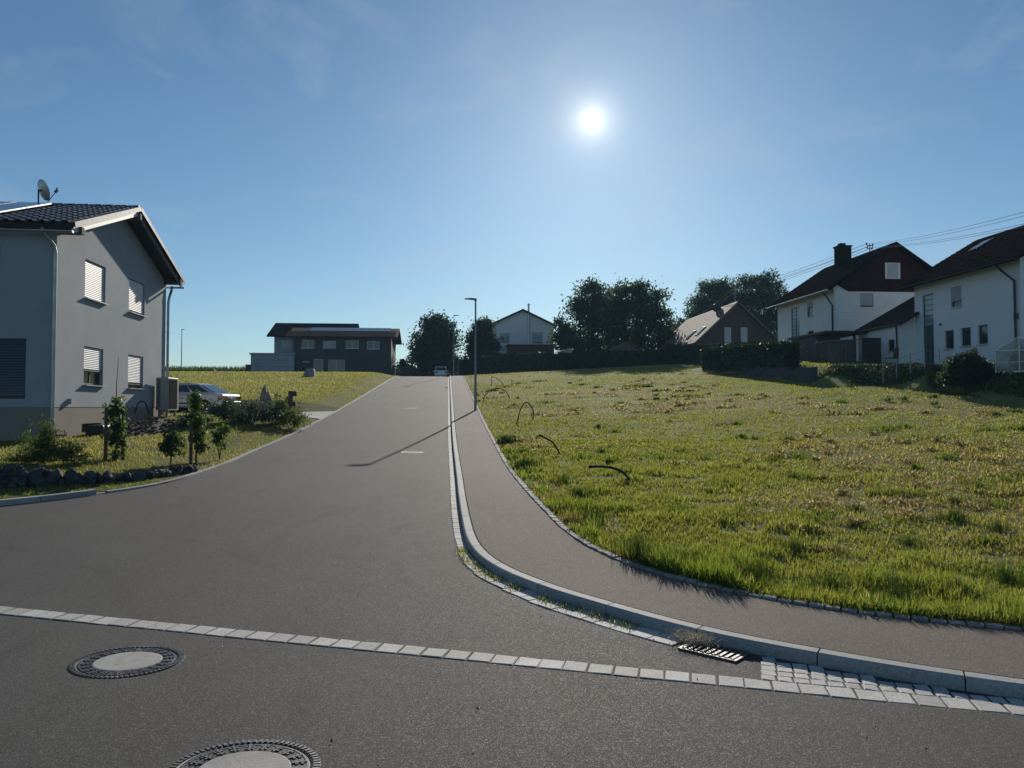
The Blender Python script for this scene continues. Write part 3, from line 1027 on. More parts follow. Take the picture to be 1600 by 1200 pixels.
class Wall:
    """a vertical wall plane: s runs along u, z is world height, n points outward"""

    def __init__(self, O, u, n):
        self.O, self.u, self.n = Vector(O), Vector(u).normalized(), Vector(n).normalized()

    def p(self, s, z, d=0.0):
        q = self.O + self.u * s + self.n * d
        return Vector((q.x, q.y, z))

    def px(self, x, y):
        """(s, z) where the photograph's ray through this pixel meets the wall"""
        d = Vector(ray(x, y))
        c = Vector((0, 0, CAMH))
        t = (self.O - c).dot(self.n) / d.dot(self.n)
        q = c + d * t
        return (q - self.O).dot(self.u), q.z

    def rect(self, x0, x1, y0, y1):
        """window rectangle from pixel bounds (y at its left edge)"""
        s0, za = self.px(x0, y0)
        _, zb = self.px(x0, y1)
        s1, _ = self.px(x1, y0)
        return (min(s0, s1), max(s0, s1), min(za, zb), max(za, zb))


def wall_mesh(b, W, outline, holes=(), depth=.14, mi=0):
    """face with openings (s0, s1, z0, z1) and their reveals"""
    pts = [Vector((s, z)) for s, z in outline]
    edges = [(i, (i + 1) % len(pts)) for i in range(len(pts))]
    for s0, s1, z0, z1 in holes:
        k = len(pts)
        pts += [Vector(q) for q in ((s0, z0), (s1, z0), (s1, z1), (s0, z1))]
        edges += [(k, k + 1), (k + 1, k + 2), (k + 2, k + 3), (k + 3, k)]
    vs_, _e, fs, *_r = delaunay_2d_cdt(pts, edges, [], 1, 1e-5)
    keep = []
    for f in fs:
        c = sum((vs_[i] for i in f), Vector((0, 0))) / len(f)
        if not any(s0 < c.x < s1 and z0 < c.y < z1 for s0, s1, z0, z1 in holes):
            keep.append(tuple(f))
    b.add([W.p(v.x, v.y) for v in vs_], keep, mi)
    for s0, s1, z0, z1 in holes:
        q = [(s0, z0), (s1, z0), (s1, z1), (s0, z1)]
        b.add([W.p(*a) for a in q] + [W.p(*a, -depth) for a in q], [(i, (i + 1) % 4, 4 + (i + 1) % 4, 4 + i) for i in range(4)], mi)


def window(house, W, r, depth=.12, fr=.06, mull=0, rows=0, sill=True, shut=0.0, slat=.055, mats=("frame", "glass", "shutter"), box=0.0, name="window", pane_mat=None, slats_apart=True, sillmat="alu"):
    s0, s1, z0, z1 = r
    b = MB()
    ax = (W.u, Z3, W.n)
    dm = -depth + .02
    sc, zc = (s0 + s1) / 2, (z0 + z1) / 2

    def bar(sa, sb, za, zb, d=dm, th=.05):
        b.box(W.p((sa + sb) / 2, (za + zb) / 2, d), sb - sa, zb - za, th, ax)
    bar(s0, s1, z0, z0 + fr); bar(s0, s1, z1 - fr - box, z1)
    bar(s0, s0 + fr, z0 + fr, z1 - fr - box); bar(s1 - fr, s1, z0 + fr, z1 - fr - box)
    ms = [s0 + (s1 - s0) * (k + 1) / (mull + 1) for k in range(mull)]
    for m_ in ms:
        bar(m_ - fr * .6, m_ + fr * .6, z0 + fr, z1 - fr - box)
    zs = [z0 + (z1 - z0) * (k + 1) / (rows + 1) for k in range(rows)]
    for q in zs:
        bar(s0 + fr, s1 - fr, q - fr * .3, q + fr * .3, dm, .046)
    w = b.build(name, M[mats[0]], house)
    cols = [s0 + fr * .5] + ms + [s1 - fr * .5]
    rws = [z0 + fr * .5] + zs + [z1 - fr * .5 - box]
    for i in range(len(cols) - 1):
        for j in range(len(rws) - 1):
            MB().box(W.p((cols[i] + cols[i + 1]) / 2, (rws[j] + rws[j + 1]) / 2, dm - .004), cols[i + 1] - cols[i], rws[j + 1] - rws[j], .012, ax).build("pane", pane_mat or M[mats[1]], w)
    if sill:
        MB().box(W.p(sc, z0 - .018, .03), s1 - s0 + .1, .03, .16, ax).build("sill", M[sillmat], w)
    if shut > 0:
        ztop, zbot = z1 - .02, z1 - (z1 - z0) * shut
        n = max(2, int((ztop - zbot) / slat))
        me = None
        if not slats_apart:
            b = MB()
        for k in range(n):
            z = ztop - (k + .5) * slat
            c = W.p(sc, z, -.055)
            if slats_apart:
                if me is None:
                    bb = MB()
                    prof = [(-.5, 0), (-.32, .009), (0, .013), (.34, .009), (.5, 0)]
                    L = (s1 - s0) / 2 - .02
                    v = [W.u * (sg * L) + Z3 * (a * slat * .9) + W.n * d for sg in (-1, 1) for a, d in prof] + \
                        [W.u * (sg * L) + Z3 * (a * slat * .9) - W.n * .006 for sg in (-1, 1) for a in (-.5, .5)]
                    bb.add(v, [(i, i + 1, 6 + i, 5 + i) for i in range(4)] + [(10, 11, 13, 12), (0, 10, 12, 5), (4, 11, 13, 9)])
                    o_ = bb.build("slat", M[mats[2]], w)
                    o_.location = c - wloc(w)
                    me = o_.data
                    me.transform(Matrix.Translation(wloc(w)))
                else:
                    inst("slat", me, w, c)
            else:
                b.box(c, s1 - s0 - .04, slat * .82, .02, ax)
        if not slats_apart:
            tag(b.build("shutter_slats", M[mats[2]], w), kind="stuff")
        MB().box(W.p(sc, zbot + .0, -.05), s1 - s0 - .04, .04, .024, ax).build("bottom_rail", M[mats[0]], w)
    return w


def pipe(house, pts, r=.05, mat="zinc", name="downpipe", coll=True):
    b = MB().tube(pts, r, 10)
    if coll:
        for a in (.25, .6, .9):
            q = Vector(pts[-2]).lerp(Vector(pts[-1]), a)
            b.tube([q - Z3 * .02, q + Z3 * .02], r * 1.25, 10)
    return b.build(name, M[mat], house, smooth=False)


def roof_slab(house, eave_a, eave_b, ridge_a, ridge_b, th, mat, name="roof"):
    """one slope: quad a-b along eave, thickness downward"""
    n = (Vector(eave_b) - Vector(eave_a)).cross(Vector(ridge_a) - Vector(eave_a)).normalized()
    if n.z < 0:
        n = -n
    b = MB().prism([eave_a, eave_b, ridge_b, ridge_a], n * -th)
    return b.build(name, mat, house)


# ---- the grey house on the left
fwd = np.array((math.sin(YAW), math.cos(YAW)))


def at_depth(px, py, D):
    d = ray(px, py)
    t = D / (d[0] * fwd[0] + d[1] * fwd[1])
    return Vector((d[0] * t, d[1] * t, CAMH + d[2] * t))


c0, c1 = at_depth(84.5, 637, 21.0), at_depth(257, 637, 30.0)
u = (c1 - c0); u.z = 0
LEN = u.length
u.normalize()
nv = Vector((u.y, -u.x, 0))
lh = thing("grey_house", "two-storey grey rendered house with roller shutters and a dish on its black roof", "house", (c0.x, c0.y, .7))
G1 = Wall(c0, u, nv)                       # gable wall facing the road
F1 = Wall(c0, -nv, -u)                     # eaves wall facing the camera; s runs left
ZE, ZP = 6.66, 1.765                       # eaves, top of plinth
ZA = ZE + LEN / 2 * .345
holes1 = [G1.rect(133.5, 165.5, 404, 465), G1.rect(202, 226.5, 434.5, 487), G1.rect(131.5, 161.5, 540.5, 601), G1.rect(200.5, 224, 553.5, 606)]
b = MB()
wall_mesh(b, G1, [(0, ZP), (LEN, ZP), (LEN, ZE), (LEN / 2, ZA), (0, ZE)], holes1, .16)
sh = F1.rect(41, -48, 529, 623)
sh2 = F1.rect(0.5, -60, 380, 430)
wall_mesh(b, F1, [(0, ZP), (11, ZP), (11, ZE), (0, ZE)], [sh, sh2], .16)
wall_mesh(b, Wall(c0 + u * LEN, -nv, u), [(0, ZP), (11, ZP), (11, ZE), (0, ZE)])
wall_mesh(b, Wall(c0 - nv * 11, u, -nv), [(0, ZP), (LEN, ZP), (LEN, ZE), (LEN / 2, ZA), (0, ZE)])
b.build("wall", M["plaster"], lh)
# plinth set back a little under the render edge
b = MB()
Gp, Fp = Wall(c0 - nv * .012, u, nv), Wall(c0 + u * .012, -nv, -u)
bw = Gp.rect(128, 158, 662, 700)
bw = (bw[0], bw[1], max(bw[2], .55), bw[3])
wall_mesh(b, Gp, [(.012, .1), (LEN - .012, .1), (LEN - .012, ZP), (.012, ZP)], [bw], .3)
wall_mesh(b, Fp, [(.012, .1), (10.9, .1), (10.9, ZP), (.012, ZP)])
wall_mesh(b, Wall(c0 + u * (LEN - .012), -nv, u), [(.012, .1), (10.9, .1), (10.9, ZP), (.012, ZP)])
b.build("plinth", M["plinth"], lh)
window(lh, G1, holes1[0], .15, shut=.97)
window(lh, G1, holes1[1], .15, shut=.97)
window(lh, G1, holes1[2], .15, shut=.62, mull=1)
window(lh, G1, holes1[3], .15, shut=.88)
window(lh, F1, sh, .15, shut=.95, slat=.075, mats=("frame", "glass", "shutter_blue"), sill=False)
window(lh, F1, sh2, .15, shut=.95, slat=.075, mats=("frame", "glass", "shutter_blue"), sill=False)
window(lh, Gp, bw, .26, sill=False, mull=1)

# roof: two slabs with overhangs, tiles on the slope that faces the camera
OV, EO, TH = .54, .32, .16
k_ = .345
ridge = lambda a: c0 + u * (LEN / 2) + nv * a


def zv(p, z):
    return Vector((p.x, p.y, z))


zt = ZA + TH + .04
rA, rB = zv(ridge(OV), zt), zv(ridge(-11.6), zt)
eA, eB = zv(c0 - u * EO + nv * OV, ZE - EO * k_ + TH + .04), zv(c0 - u * EO - nv * 11.6, ZE - EO * k_ + TH + .04)
gA, gB = zv(c0 + u * (LEN + EO) + nv * OV, ZE - EO * k_ + TH + .04), zv(c0 + u * (LEN + EO) - nv * 11.6, ZE - EO * k_ + TH + .04)
roof1 = roof_slab(lh, eA, eB, rA, rB, TH, M["tile_black"])
roof2 = roof_slab(lh, gB, gA, rB, rA, TH, M["tile_black"])
dn_ = (eA - rA)
SL = dn_.length
dn_.normalize()                                # down the slope
tn = nv.cross(dn_)
tn = tn if tn.z > 0 else -tn
# one tile: a pan and a roll, lapped
tb = MB()
tw, tl = .30, .40
prof = [(-.15, .010), (-.10, .004), (-.03, .004), (.03, .028), (.075, .064), (.12, .052), (.152, .014)]
for end, lift in ((-.5, .0), (.5, .028)):
    for a, zz in prof:
        tb.v.append(tuple(nv * a + dn_ * (end * tl) + tn * (zz + lift)))
for a, zz in prof:
    tb.v.append(tuple(nv * a + dn_ * (.5 * tl) + tn * (zz + .005)))
k = len(prof)
for i in range(k - 1):
    tb.f += [(i, i + 1, k + i + 1, k + i), (k + i, k + i + 1, 2 * k + i + 1, 2 * k + i)]
    tb.m += [0, 0]
o_ = tb.build("tile", M["tile_black"], None, origin=(0, 0, 0))
tile_me = o_.data
bpy.data.objects.remove(o_)
vb = MB()
vb.box(dn_ * 0 + nv * .0 + tn * .03, .17, tl, .022, (nv, dn_, tn))
vb.box(nv * .088 - tn * .03, .018, tl - .012, .14, (nv, dn_, tn))
o_ = vb.build("verge_tile", M["tile_grey"], None, origin=(0, 0, 0))
verge_me = o_.data
bpy.data.objects.remove(o_)
nrow = int(SL / .345)
pitch = SL / nrow
for i in range(nrow):
    c = eA - dn_ * (.17 + i * pitch - .02)
    inst("verge_tile", verge_me, roof1, c - nv * .02)
    for j in range(13):
        q = .24 + j * tw
        top = i * pitch
        if q > 2.5 and top > 1.15:             # the solar panels lie here
            continue
        inst("tile", tile_me, roof1, c - nv * q, (random.uniform(-.004, .004), random.uniform(-.004, .004), 0))
# the far slope shows only its verge
for i in range(nrow):
    d2 = (gA - rA).normalized()
    n2 = nv.cross(d2); n2 = n2 if n2.z > 0 else -n2
    c = gA - d2 * (.17 + i * pitch - .02)
    if i == 0:
        b = MB()
        b.box(n2 * .03, .17, tl, .022, (nv, d2, n2)); b.box(nv * .088 - n2 * .03, .018, tl - .012, .14, (nv, d2, n2))
        o_ = b.build("verge_tile", M["tile_grey"], None, origin=(0, 0, 0))
        verge2 = o_.data
        bpy.data.objects.remove(o_)
    inst("verge_tile", verge2, roof2, c - nv * .02)
for j in range(30):
    q = j * .4 + .2
    if q < 11:
        b = MB()
        p = rA - nv * q
        b.tube([p + nv * .21 + tn * .0 - Z3 * .01, p - nv * .21 - Z3 * .01], [.10, .085], 10)
        b.build("ridge_tile", M["tile_black"], roof1)
# fascia, purlins, gutters, pipes
b = MB()
b.beam(eA - nv * .03 - Z3 * (TH + .035) + u * .06, rA - nv * .03 - Z3 * (TH + .035), .035, .13)
b.build("barge_board", M["frame_white"], lh)
b = MB()
b.beam(gA - nv * .03 - Z3 * (TH + .07) - u * .06, rA - nv * .03 - Z3 * (TH + .07), .035, .17)
b.build("barge_board", M["timber"], lh)
for s_, zz in ((.15, ZE - .02), (LEN / 2, ZA - .10), (LEN - .15, ZE - .02)):
    MB().box(G1.p(s_, zz, .30), .16, .20, .62, (u, Z3, nv)).build("purlin_end", M["timber"], lh)
for base, o2 in ((eA, -u), (gA, u)):
    b = MB()
    a0 = base - Z3 * (TH + .06) + o2 * .07 + nv * .02
    a1 = a0 - nv * 11.8
    n = 8
    for k in range(n + 1):
        t = math.pi * k / n
        off = o2 * (-.065 * math.cos(t)) - Z3 * (.065 * math.sin(t))
        b.v += [tuple(a0 + off), tuple(a1 + off)]
    b.f = [(2 * k, 2 * k + 2, 2 * k + 3, 2 * k + 1) for k in range(n)]
    b.m = [0] * n
    b.prism([a0 + o2 * (-.065 * math.cos(math.pi * k / n)) - Z3 * (.065 * math.sin(math.pi * k / n)) for k in range(n + 1)], nv * .012)
    b.build("gutter", M["zinc"], lh)
e0 = F1.p(.10, 0, .08)
pipe(lh, [F1.p(.24, ZE - .06, EO + .05), F1.p(.20, ZE - .18, EO), F1.p(.02, ZE - .50, .13), F1.p(.0, ZE - .66, .09), F1.p(.0, .72, .09)], .052)
B1 = Wall(c0 + u * LEN, -nv, u)
pipe(lh, [B1.p(-.1, ZE - .12, EO + .06), B1.p(-.1, ZE - .3, EO), B1.p(-.08, ZE - .6, .12), B1.p(-.06, ZE - .8, .085), B1.p(-.06, 1.2, .085)], .052)
# outside lamp
p_ = G1.px(107, 627)
MB().box(G1.p(p_[0], p_[1], .05), .09, .16, .1, (u, Z3, nv)).build("wall_lamp", M["alu"], lh)
# solar panels on the slope
for i in range(5):
    for j in range(2):
        c = eA - dn_ * (1.28 + .85 + j * 1.72) - nv * (2.55 + .52 + i * 1.06) + tn * .10
        f = MB()
        f.box(c, 1.03, 1.68, .04, (nv, dn_, tn))
        pnl = f.build("solar_panel", M["alu"], lh)
        MB().box(c + tn * .0205, .98, 1.63, .006, (nv, dn_, tn)).build("cell_glass", M["solar"], pnl)
# satellite dish on the ridge
dp = at(68, 297, (c0 + u * LEN / 2).y - .3)
dish = MB()
ad = Vector((.60, .70, .36)).normalized()
a1_ = ad.cross(Z3).normalized()
a2_ = a1_.cross(ad)
prof = [(a * .86, z * .86) for a, z in [(0, -.10), (.12, -.092), (.24, -.065), (.34, -.025), (.40, .0), (.405, .012), (.34, -.010), (.24, -.05), (.12, -.078), (0, -.085)]]
dish.lathe(dp, prof[::1], 28, ax=(a1_, a2_, ad))
dd = dish.build("satellite_dish", M["alu"], lh, smooth=True)
b = MB()
ft = zv(dp - ad * .16, dp.z - .55)
b.tube([ft, dp - ad * .16 + Z3 * .05], .025, 8)
b.tube([dp - ad * .16, dp - ad * .085], .03, 8)
b.tube([dp - a2_ * .38 if a2_.z > 0 else dp + a2_ * .38, dp + ad * .42 - Z3 * .10], .014, 6)
b.tube([dp + ad * .36 - Z3 * .10, dp + ad * .47 - Z3 * .08], .035, 8)
b.tube([dp + ad * .42 - Z3 * .16, dp + ad * .44 + Z3 * .02], .022, 8)
b.build("dish_mount", M["black"], dd)
# heat pump outside the far corner
hp0 = at_depth(243.5, 637, 28.6)
hw = (at_depth(262, 637, 28.6) - hp0).length
hx, hy = hp0.x + hw / 2, hp0.y + .55
hz0, hz1 = 1.75 + (637 - 641) / FPX * 28.9, 1.75 + (637 - 590) / FPX * 28.9
hp = thing("heat_pump", "tall pale heat pump unit with louvred end on short legs at the house corner", "heat pump", (hx, hy, h(hx, hy)), rz=0)
MB().bbox((hx, hy, (hz0 + hz1) / 2), hw, 1.1, hz1 - hz0, .02).build("casing", M["pump_white"], hp)
MB().box((hx + hw / 2 + .004, hy - .06, (hz0 + hz1) / 2), .02, .86, hz1 - hz0 - .12).build("fan_grille", M["black_matt"], hp)
me = None
for k in range(22):
    z = hz0 + .08 + k * (hz1 - hz0 - .16) / 21
    MB().box((hx - hw * .30, hy - .556, z), hw * .30, .02, .026).build("louvre", M["frame"], hp)
for sx in (-1, 1):
    for sy in (-1, 1):
        lx, ly = hx + sx * (hw / 2 - .08), hy + sy * .42
        zb = h(lx, ly) - .05
        MB().box((lx, ly, (zb + hz0) / 2), .06, .08, hz0 - zb).build("leg", M["steel"], hp)

# ---- simple gabled house body: ridge along Y (axis 'y') or X
def gable_body(house, x0, x1, y0, y1, zb, ze, zr_, mat, holes=None, name="wall"):
    """walls as one part; holes: dict of side -> rects in that side's Wall (south, west, east)"""
    holes = holes or {}
    xm = (x0 + x1) / 2
    S_ = Wall((x0, y0, 0), (1, 0, 0), (0, -1, 0))
    Nn = Wall((x0, y1, 0), (1, 0, 0), (0, 1, 0))
    Wt = Wall((x0, y0, 0), (0, 1, 0), (-1, 0, 0))
    Et = Wall((x1, y0, 0), (0, 1, 0), (1, 0, 0))
    wdt, L = x1 - x0, y1 - y0
    pent = [(0, zb), (wdt, zb), (wdt, ze), (wdt / 2, zr_), (0, ze)]
    b = MB()
    wall_mesh(b, S_, pent, holes.get("s", ()))
    wall_mesh(b, Nn, pent)
    wall_mesh(b, Wt, [(0, zb), (L, zb), (L, ze), (0, ze)], holes.get("w", ()))
    wall_mesh(b, Et, [(0, zb), (L, zb), (L, ze), (0, ze)])
    b.build(name, mat, house)
    return S_, Wt, Et


def gable_roof(house, x0, x1, y0, y1, ze, zr_, oe, ov, th, mat, ov2=None):
    """two slopes with eaves overhang oe and verge overhang ov; returns the two roof parts"""
    xm = (x0 + x1) / 2
    k = (zr_ - ze) / (xm - x0)
    ya, yb = y0 - ov, y1 + (ov if ov2 is None else ov2)
    zt, zl = zr_ + th + .03, ze - oe * k + th + .03
    a = roof_slab(house, (x0 - oe, ya, zl), (x0 - oe, yb, zl), (xm, ya, zt), (xm, yb, zt), th, mat)
    c = roof_slab(house, (x1 + oe, ya, zl), (x1 + oe, yb, zl), (xm + .004, ya, zt), (xm + .004, yb, zt), th, mat)
    return a, c


def tile_courses(part, ea, eb, ra, rb, rows, mat, th=.03):
    """stepped courses across a far roof slope, joined"""
    ea, eb, ra, rb = map(Vector, (ea, eb, ra, rb))
    n = (eb - ea).cross(ra - ea).normalized()
    n = n if n.z > 0 else -n
    b = MB()
    for k in range(rows):
        t0, t1 = k / rows, (k + 1.02) / rows
        p = [ea.lerp(ra, t0) + n * th, eb.lerp(rb, t0) + n * th, eb.lerp(rb, t1) + n * .004, ea.lerp(ra, t1) + n * .004]
        q = [ea.lerp(ra, t0) + n * .002, eb.lerp(rb, t0) + n * .002]
        i = len(b.v)
        b.v += [tuple(v) for v in p + q]
        b.f += [(i, i + 1, i + 2, i + 3), (i + 4, i + 5, i + 1, i)]
        b.m += [0, 0]
    return tag(b.build("tile_courses", mat, part), kind="stuff")


# ---- white house with dark boarded gable (right, further one)
x0, y0, y1 = 26.5, 50.9, 60.0
ze2, zr2 = 10.15, 13.0
x1 = x0 + 2 * 4.26
gb = h(27, 50) - .6
hb = thing("white_house", "white house with dark boarded gable, big brick chimney and wooden plank wall below", "house", (x0 + 4, y0 + 4, gb + .6))
S2, W2_, E2 = Wall((x0, y0, 0), (1, 0, 0), (0, -1, 0)), Wall((x0, y0, 0), (0, 1, 0), (-1, 0, 0)), None
hs = [S2.rect(1344, 1364, 458, 480), S2.rect(1385.5, 1404, 411, 435)]
hw2 = [W2_.rect(1249, 1236, 479, 525), W2_.rect(1270.5, 1261, 471, 494), W2_.rect(1271, 1262, 516, 540)]
gable_body(hb, x0, x1, y0, y1, gb, ze2, zr2, M["white_wall"], {"s": hs, "w": hw2})
zclad = S2.px(1350, 455.5)[1]
# dark boards of the gable: separate vertical planks
wd = x1 - x0
nb = 46
for k in range(nb):
    s0, s1 = wd * k / nb + .006, wd * (k + 1) / nb - .006
    zc = lambda s: ze2 + (zr2 - ze2) * (1 - abs(s - wd / 2) / (wd / 2)) - .02
    zl_ = lambda s: zclad + max(0.0, 1.0 - s) * .55
    zlo = zl_(s0)
    hole = hs[1]
    if zc(s0) - zlo < .1 and zc(s1) - zlo < .1:
        continue
    b = MB()
    segs = [(zlo, None)]
    if s1 > hole[0] - .03 and s0 < hole[1] + .03:
        parts_ = [[(s0, zlo), (s1, zlo), (s1, hole[2] - .03), (s0, hole[2] - .03)], [(s0, hole[3] + .03), (s1, hole[3] + .03), (s1, zc(s1)), (s0, zc(s0))]]
    else:
        parts_ = [[(s0, zlo), (s1, zl_(s1)), (s1, max(zlo + .02, zc(s1))), (s0, max(zlo + .02, zc(s0)))]]
    for q in parts_:
        MB().prism([S2.p(a, z, .004) for a, z in q], S2.n * (.028 + .006 * (k % 2))).build("plank", M["clad_dark"], hb)
# pale horizontal boards below
zz = zclad - .03
k = 0
while zz - .24 > gb + .5:
    za, zb_ = zz - .235, zz - .008
    spans = [(.02, wd - .02)]
    if za < hs[0][3] and zb_ > hs[0][2]:
        spans = [(.02, hs[0][0] - .02), (hs[0][1] + .02, wd - .02)]
    b = MB()
    for a, c in spans:
        b.prism([S2.p(a, za, .03), S2.p(c, za, .03), S2.p(c, zb_, .014), S2.p(a, zb_, .014)], S2.n * -.012)
    b.build("board", M["white_wall"], hb)
    zz -= .243
    k += 1
window(hb, S2, hs[0], .12, shut=.9, slats_apart=False, mats=("frame", "glass", "blind"))
window(hb, S2, hs[1], .06, mats=("frame_white", "glass", "blind"), pane_mat=M["blind"], sill=False)
window(hb, W2_, hw2[0], .10, fr=.05, mull=1, rows=7, pane_mat=M["glassblock"], sill=False, mats=("frame", "glassblock", "blind"))
window(hb, W2_, hw2[1], .12, mull=0, shut=.35, slats_apart=False, mats=("frame", "glass", "blind"))
window(hb, W2_, hw2[2], .12, mats=("frame", "glass", "blind"))
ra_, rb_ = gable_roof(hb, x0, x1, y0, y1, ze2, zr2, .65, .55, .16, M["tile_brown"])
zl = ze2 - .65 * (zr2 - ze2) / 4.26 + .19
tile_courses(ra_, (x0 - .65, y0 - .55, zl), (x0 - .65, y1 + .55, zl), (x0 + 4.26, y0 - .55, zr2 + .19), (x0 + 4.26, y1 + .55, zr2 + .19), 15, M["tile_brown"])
MB().tube([(x0 - .72, y0 - .5, zl - .12), (x0 - .72, y1 + .5, zl - .12)], .07, 8).build("gutter", M["zinc"], hb)
pipe(hb, [(x0 - .70, y0 + .3, zl - .15), (x0 - .45, y0 + .2, zl - .45), (x0 - .08, y0 + .1, zl - 1.1), (x0 - .08, y0 + .1, gb + .5)], .055, "black", coll=False)
cz = at(1320, 384, 56.0)
b = MB()
b.box((29.9, 56, 12.9), .95, .8, 2.1)
b.box((29.9, 56, 13.98), 1.08, .93, .10)
ch = b.build("chimney", M["tile_brown"], hb)
MB().box((29.82, 56, 14.12), .42, .42, .22).build("chimney_cap", M["clad_dark"], ch)
# mast with insulators on the ridge
mx, my = 30.76, 53.75
mast_top = 13.75
b = MB()
b.tube([(mx, my, zr2 - .2), (mx, my, mast_top)], .035, 8)
mast = b.build("mast", M["steel"], hb)
b = MB()
for zc_, w_ in ((mast_top - .12, .42), (mast_top - .36, .34)):
    b.beam((mx - w_ * .8, my - w_ * .35, zc_), (mx + w_ * .8, my + w_ * .35, zc_), .04, .05)
    for sg in (-1, 1):
        b.lathe((mx + sg * w_ * .75, my + sg * w_ * .33, zc_ + .03), [(.045, 0), (.06, .04), (.04, .07), (.055, .1), (.02, .14)], 8)
b.build("insulator_arms", M["frame"], mast)

# ---- white house at the right edge
X3, Y3a, Y3b = 27.5, 34.85, 43.3
ze3, zr3 = 9.1, 11.7
g3 = h(28, 38) - .7
ho = thing("white_house", "white house at the right edge with three small windows beside a tall greenish stair window", "house", (X3 + 4, 39, g3 + .7))
W3_ = Wall((X3, Y3a, 0), (0, 1, 0), (-1, 0, 0))
hw3 = [W3_.rect(1502, 1485.5, 446, 478), W3_.rect(1490, 1476, 515.5, 544), W3_.rect(1516.5, 1501, 511, 540), W3_.rect(1543, 1527.5, 506.5, 537),
       W3_.rect(1458, 1441.5, 458, 571)]
hw3[4] = (hw3[4][0], hw3[4][1], hw3[4][2], hw3[4][3])
gable_body(ho, X3, X3 + 8.8, Y3a, Y3b, g3, ze3, zr3, M["cool_wall"], {"w": hw3})
window(ho, W3_, hw3[0], .12, shut=.72, slats_apart=False, mats=("frame", "glass", "blind"))
for q in hw3[1:4]:
    window(ho, W3_, q, .14, fr=.07, mats=("frame", "glass", "blind"))
q = hw3[4]
zmid = q[2] + (q[3] - q[2]) * .55
window(ho, W3_, (q[0], q[1], zmid, q[3]), .10, fr=.05, rows=5, pane_mat=M["glassblock"], sill=False)
window(ho, W3_, (q[0], q[1], q[2], zmid - .003), .10, fr=.05, mull=2, pane_mat=M["greenglass"], sill=True, sillmat="concrete")
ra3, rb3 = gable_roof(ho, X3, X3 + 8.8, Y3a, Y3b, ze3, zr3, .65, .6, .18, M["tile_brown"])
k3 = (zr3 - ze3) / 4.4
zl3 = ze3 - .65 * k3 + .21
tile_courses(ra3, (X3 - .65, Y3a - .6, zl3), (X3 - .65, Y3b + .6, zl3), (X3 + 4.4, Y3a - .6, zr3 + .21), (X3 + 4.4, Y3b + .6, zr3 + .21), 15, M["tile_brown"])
MB().tube([(X3 - .72, Y3a - .55, zl3 - .13), (X3 - .72, Y3b + .55, zl3 - .13)], .07, 8).build("gutter", M["black_matt"], ho)
pipe(ho, [(X3 - .70, Y3a + .75, zl3 - .15), (X3 - .45, Y3a + .6, zl3 - .5), (X3 - .09, Y3a + .28, zl3 - 1.0), (X3 - .09, Y3a + .25, g3 + .8)], .055, "black", coll=False)
# skylight on the slope towards the field
sk = at_x(1533, 392, X3 + 2.9)
yy = sk.y
za = ze3 + 2.9 * k3 + .25
b = MB()
dv = Vector((1, 0, k3)).normalized()
nn_ = Vector((-k3, 0, 1)).normalized()
b.box((X3 + 2.9, yy, za), 1.2, .8, .09, (dv, Vector((0, 1, 0)), nn_))
f_ = b.build("skylight", M["frame"], ho)
MB().box(Vector((X3 + 2.9, yy, za)) + nn_ * .05, 1.05, .66, .012, (dv, Vector((0, 1, 0)), nn_)).build("pane", M["glass"], f_)
q = W3_.px(1589, 494)
MB().box(W3_.p(q[0], q[1], .05), .22, .28, .10, (W3_.u, Z3, W3_.n)).build("vent_box", M["frame"], ho)
q = W3_.px(1470, 507)
MB().box(W3_.p(q[0], q[1], .03), .12, .12, .06, (W3_.u, Z3, W3_.n)).build("vent_cap", M["frame"], ho)

# ---- low wing between them
wx0, wx1, wy0, wy1 = 26.5, 30.4, 43.33, 47.8
wze = 6.72
wzb = h(26, 43) - .6
kw = .56
wing = thing("low_annex", "low white annex with dark pitched roof and one small window beside the stair window", "annex", (27, 44, wzb + .6))
SW = Wall((wx0, wy0, 0), (1, 0, 0), (0, -1, 0))
WW = Wall((wx0, wy0, 0), (0, 1, 0), (-1, 0, 0))
hole = WW.rect(1397.5, 1387.5, 530, 548)
b = MB()
wall_mesh(b, SW, [(0, wzb), (.98, wzb), (.98, wze + .98 * kw), (0, wze)])
wall_mesh(b, WW, [(0, wzb), (wy1 - wy0, wzb), (wy1 - wy0, wze), (0, wze)], [hole], .12)
wall_mesh(b, Wall((wx0, wy1, 0), (1, 0, 0), (0, 1, 0)), [(0, wzb), (4, wzb), (4, wze + 4 * kw), (0, wze)])
b.build("wall", M["white_wall"], wing)
window(wing, WW, hole, .12, mats=("frame", "glass", "blind"))
zl = wze - .2 * kw + .12
re_ = (wx0 - .2, wy0 - .5, zl), (wx0 - .2, wy1 + .2, zl)
b = MB()
th_ = Vector((kw, 0, -1)).normalized() * .15
b.prism([re_[0], (X3 - .02, wy0 - .5, zl + (X3 - wx0 + .18) * kw), (X3 - .02, Y3b + .02, zl + (X3 - wx0 + .18) * kw), (wx0 + 3.9, Y3b + .02, zl + 4.1 * kw), (wx0 + 3.9, wy1 + .2, zl + 4.1 * kw), re_[1]], th_)
wr = b.build("roof", M["tile_red"], wing)
MB().tube([(wx0 - .26, wy0 - .45, zl - .1), (wx0 - .26, wy1 + .2, zl - .1)], .06, 8).build("gutter", M["frame"], wing)
pipe(wing, [WW.p(-.2, zl - .14, .24), WW.p(.08, zl - .4, .1), WW.p(.1, zl - .55, .07), WW.p(.1, wzb + .6, .07)], .045, "black", coll=False)

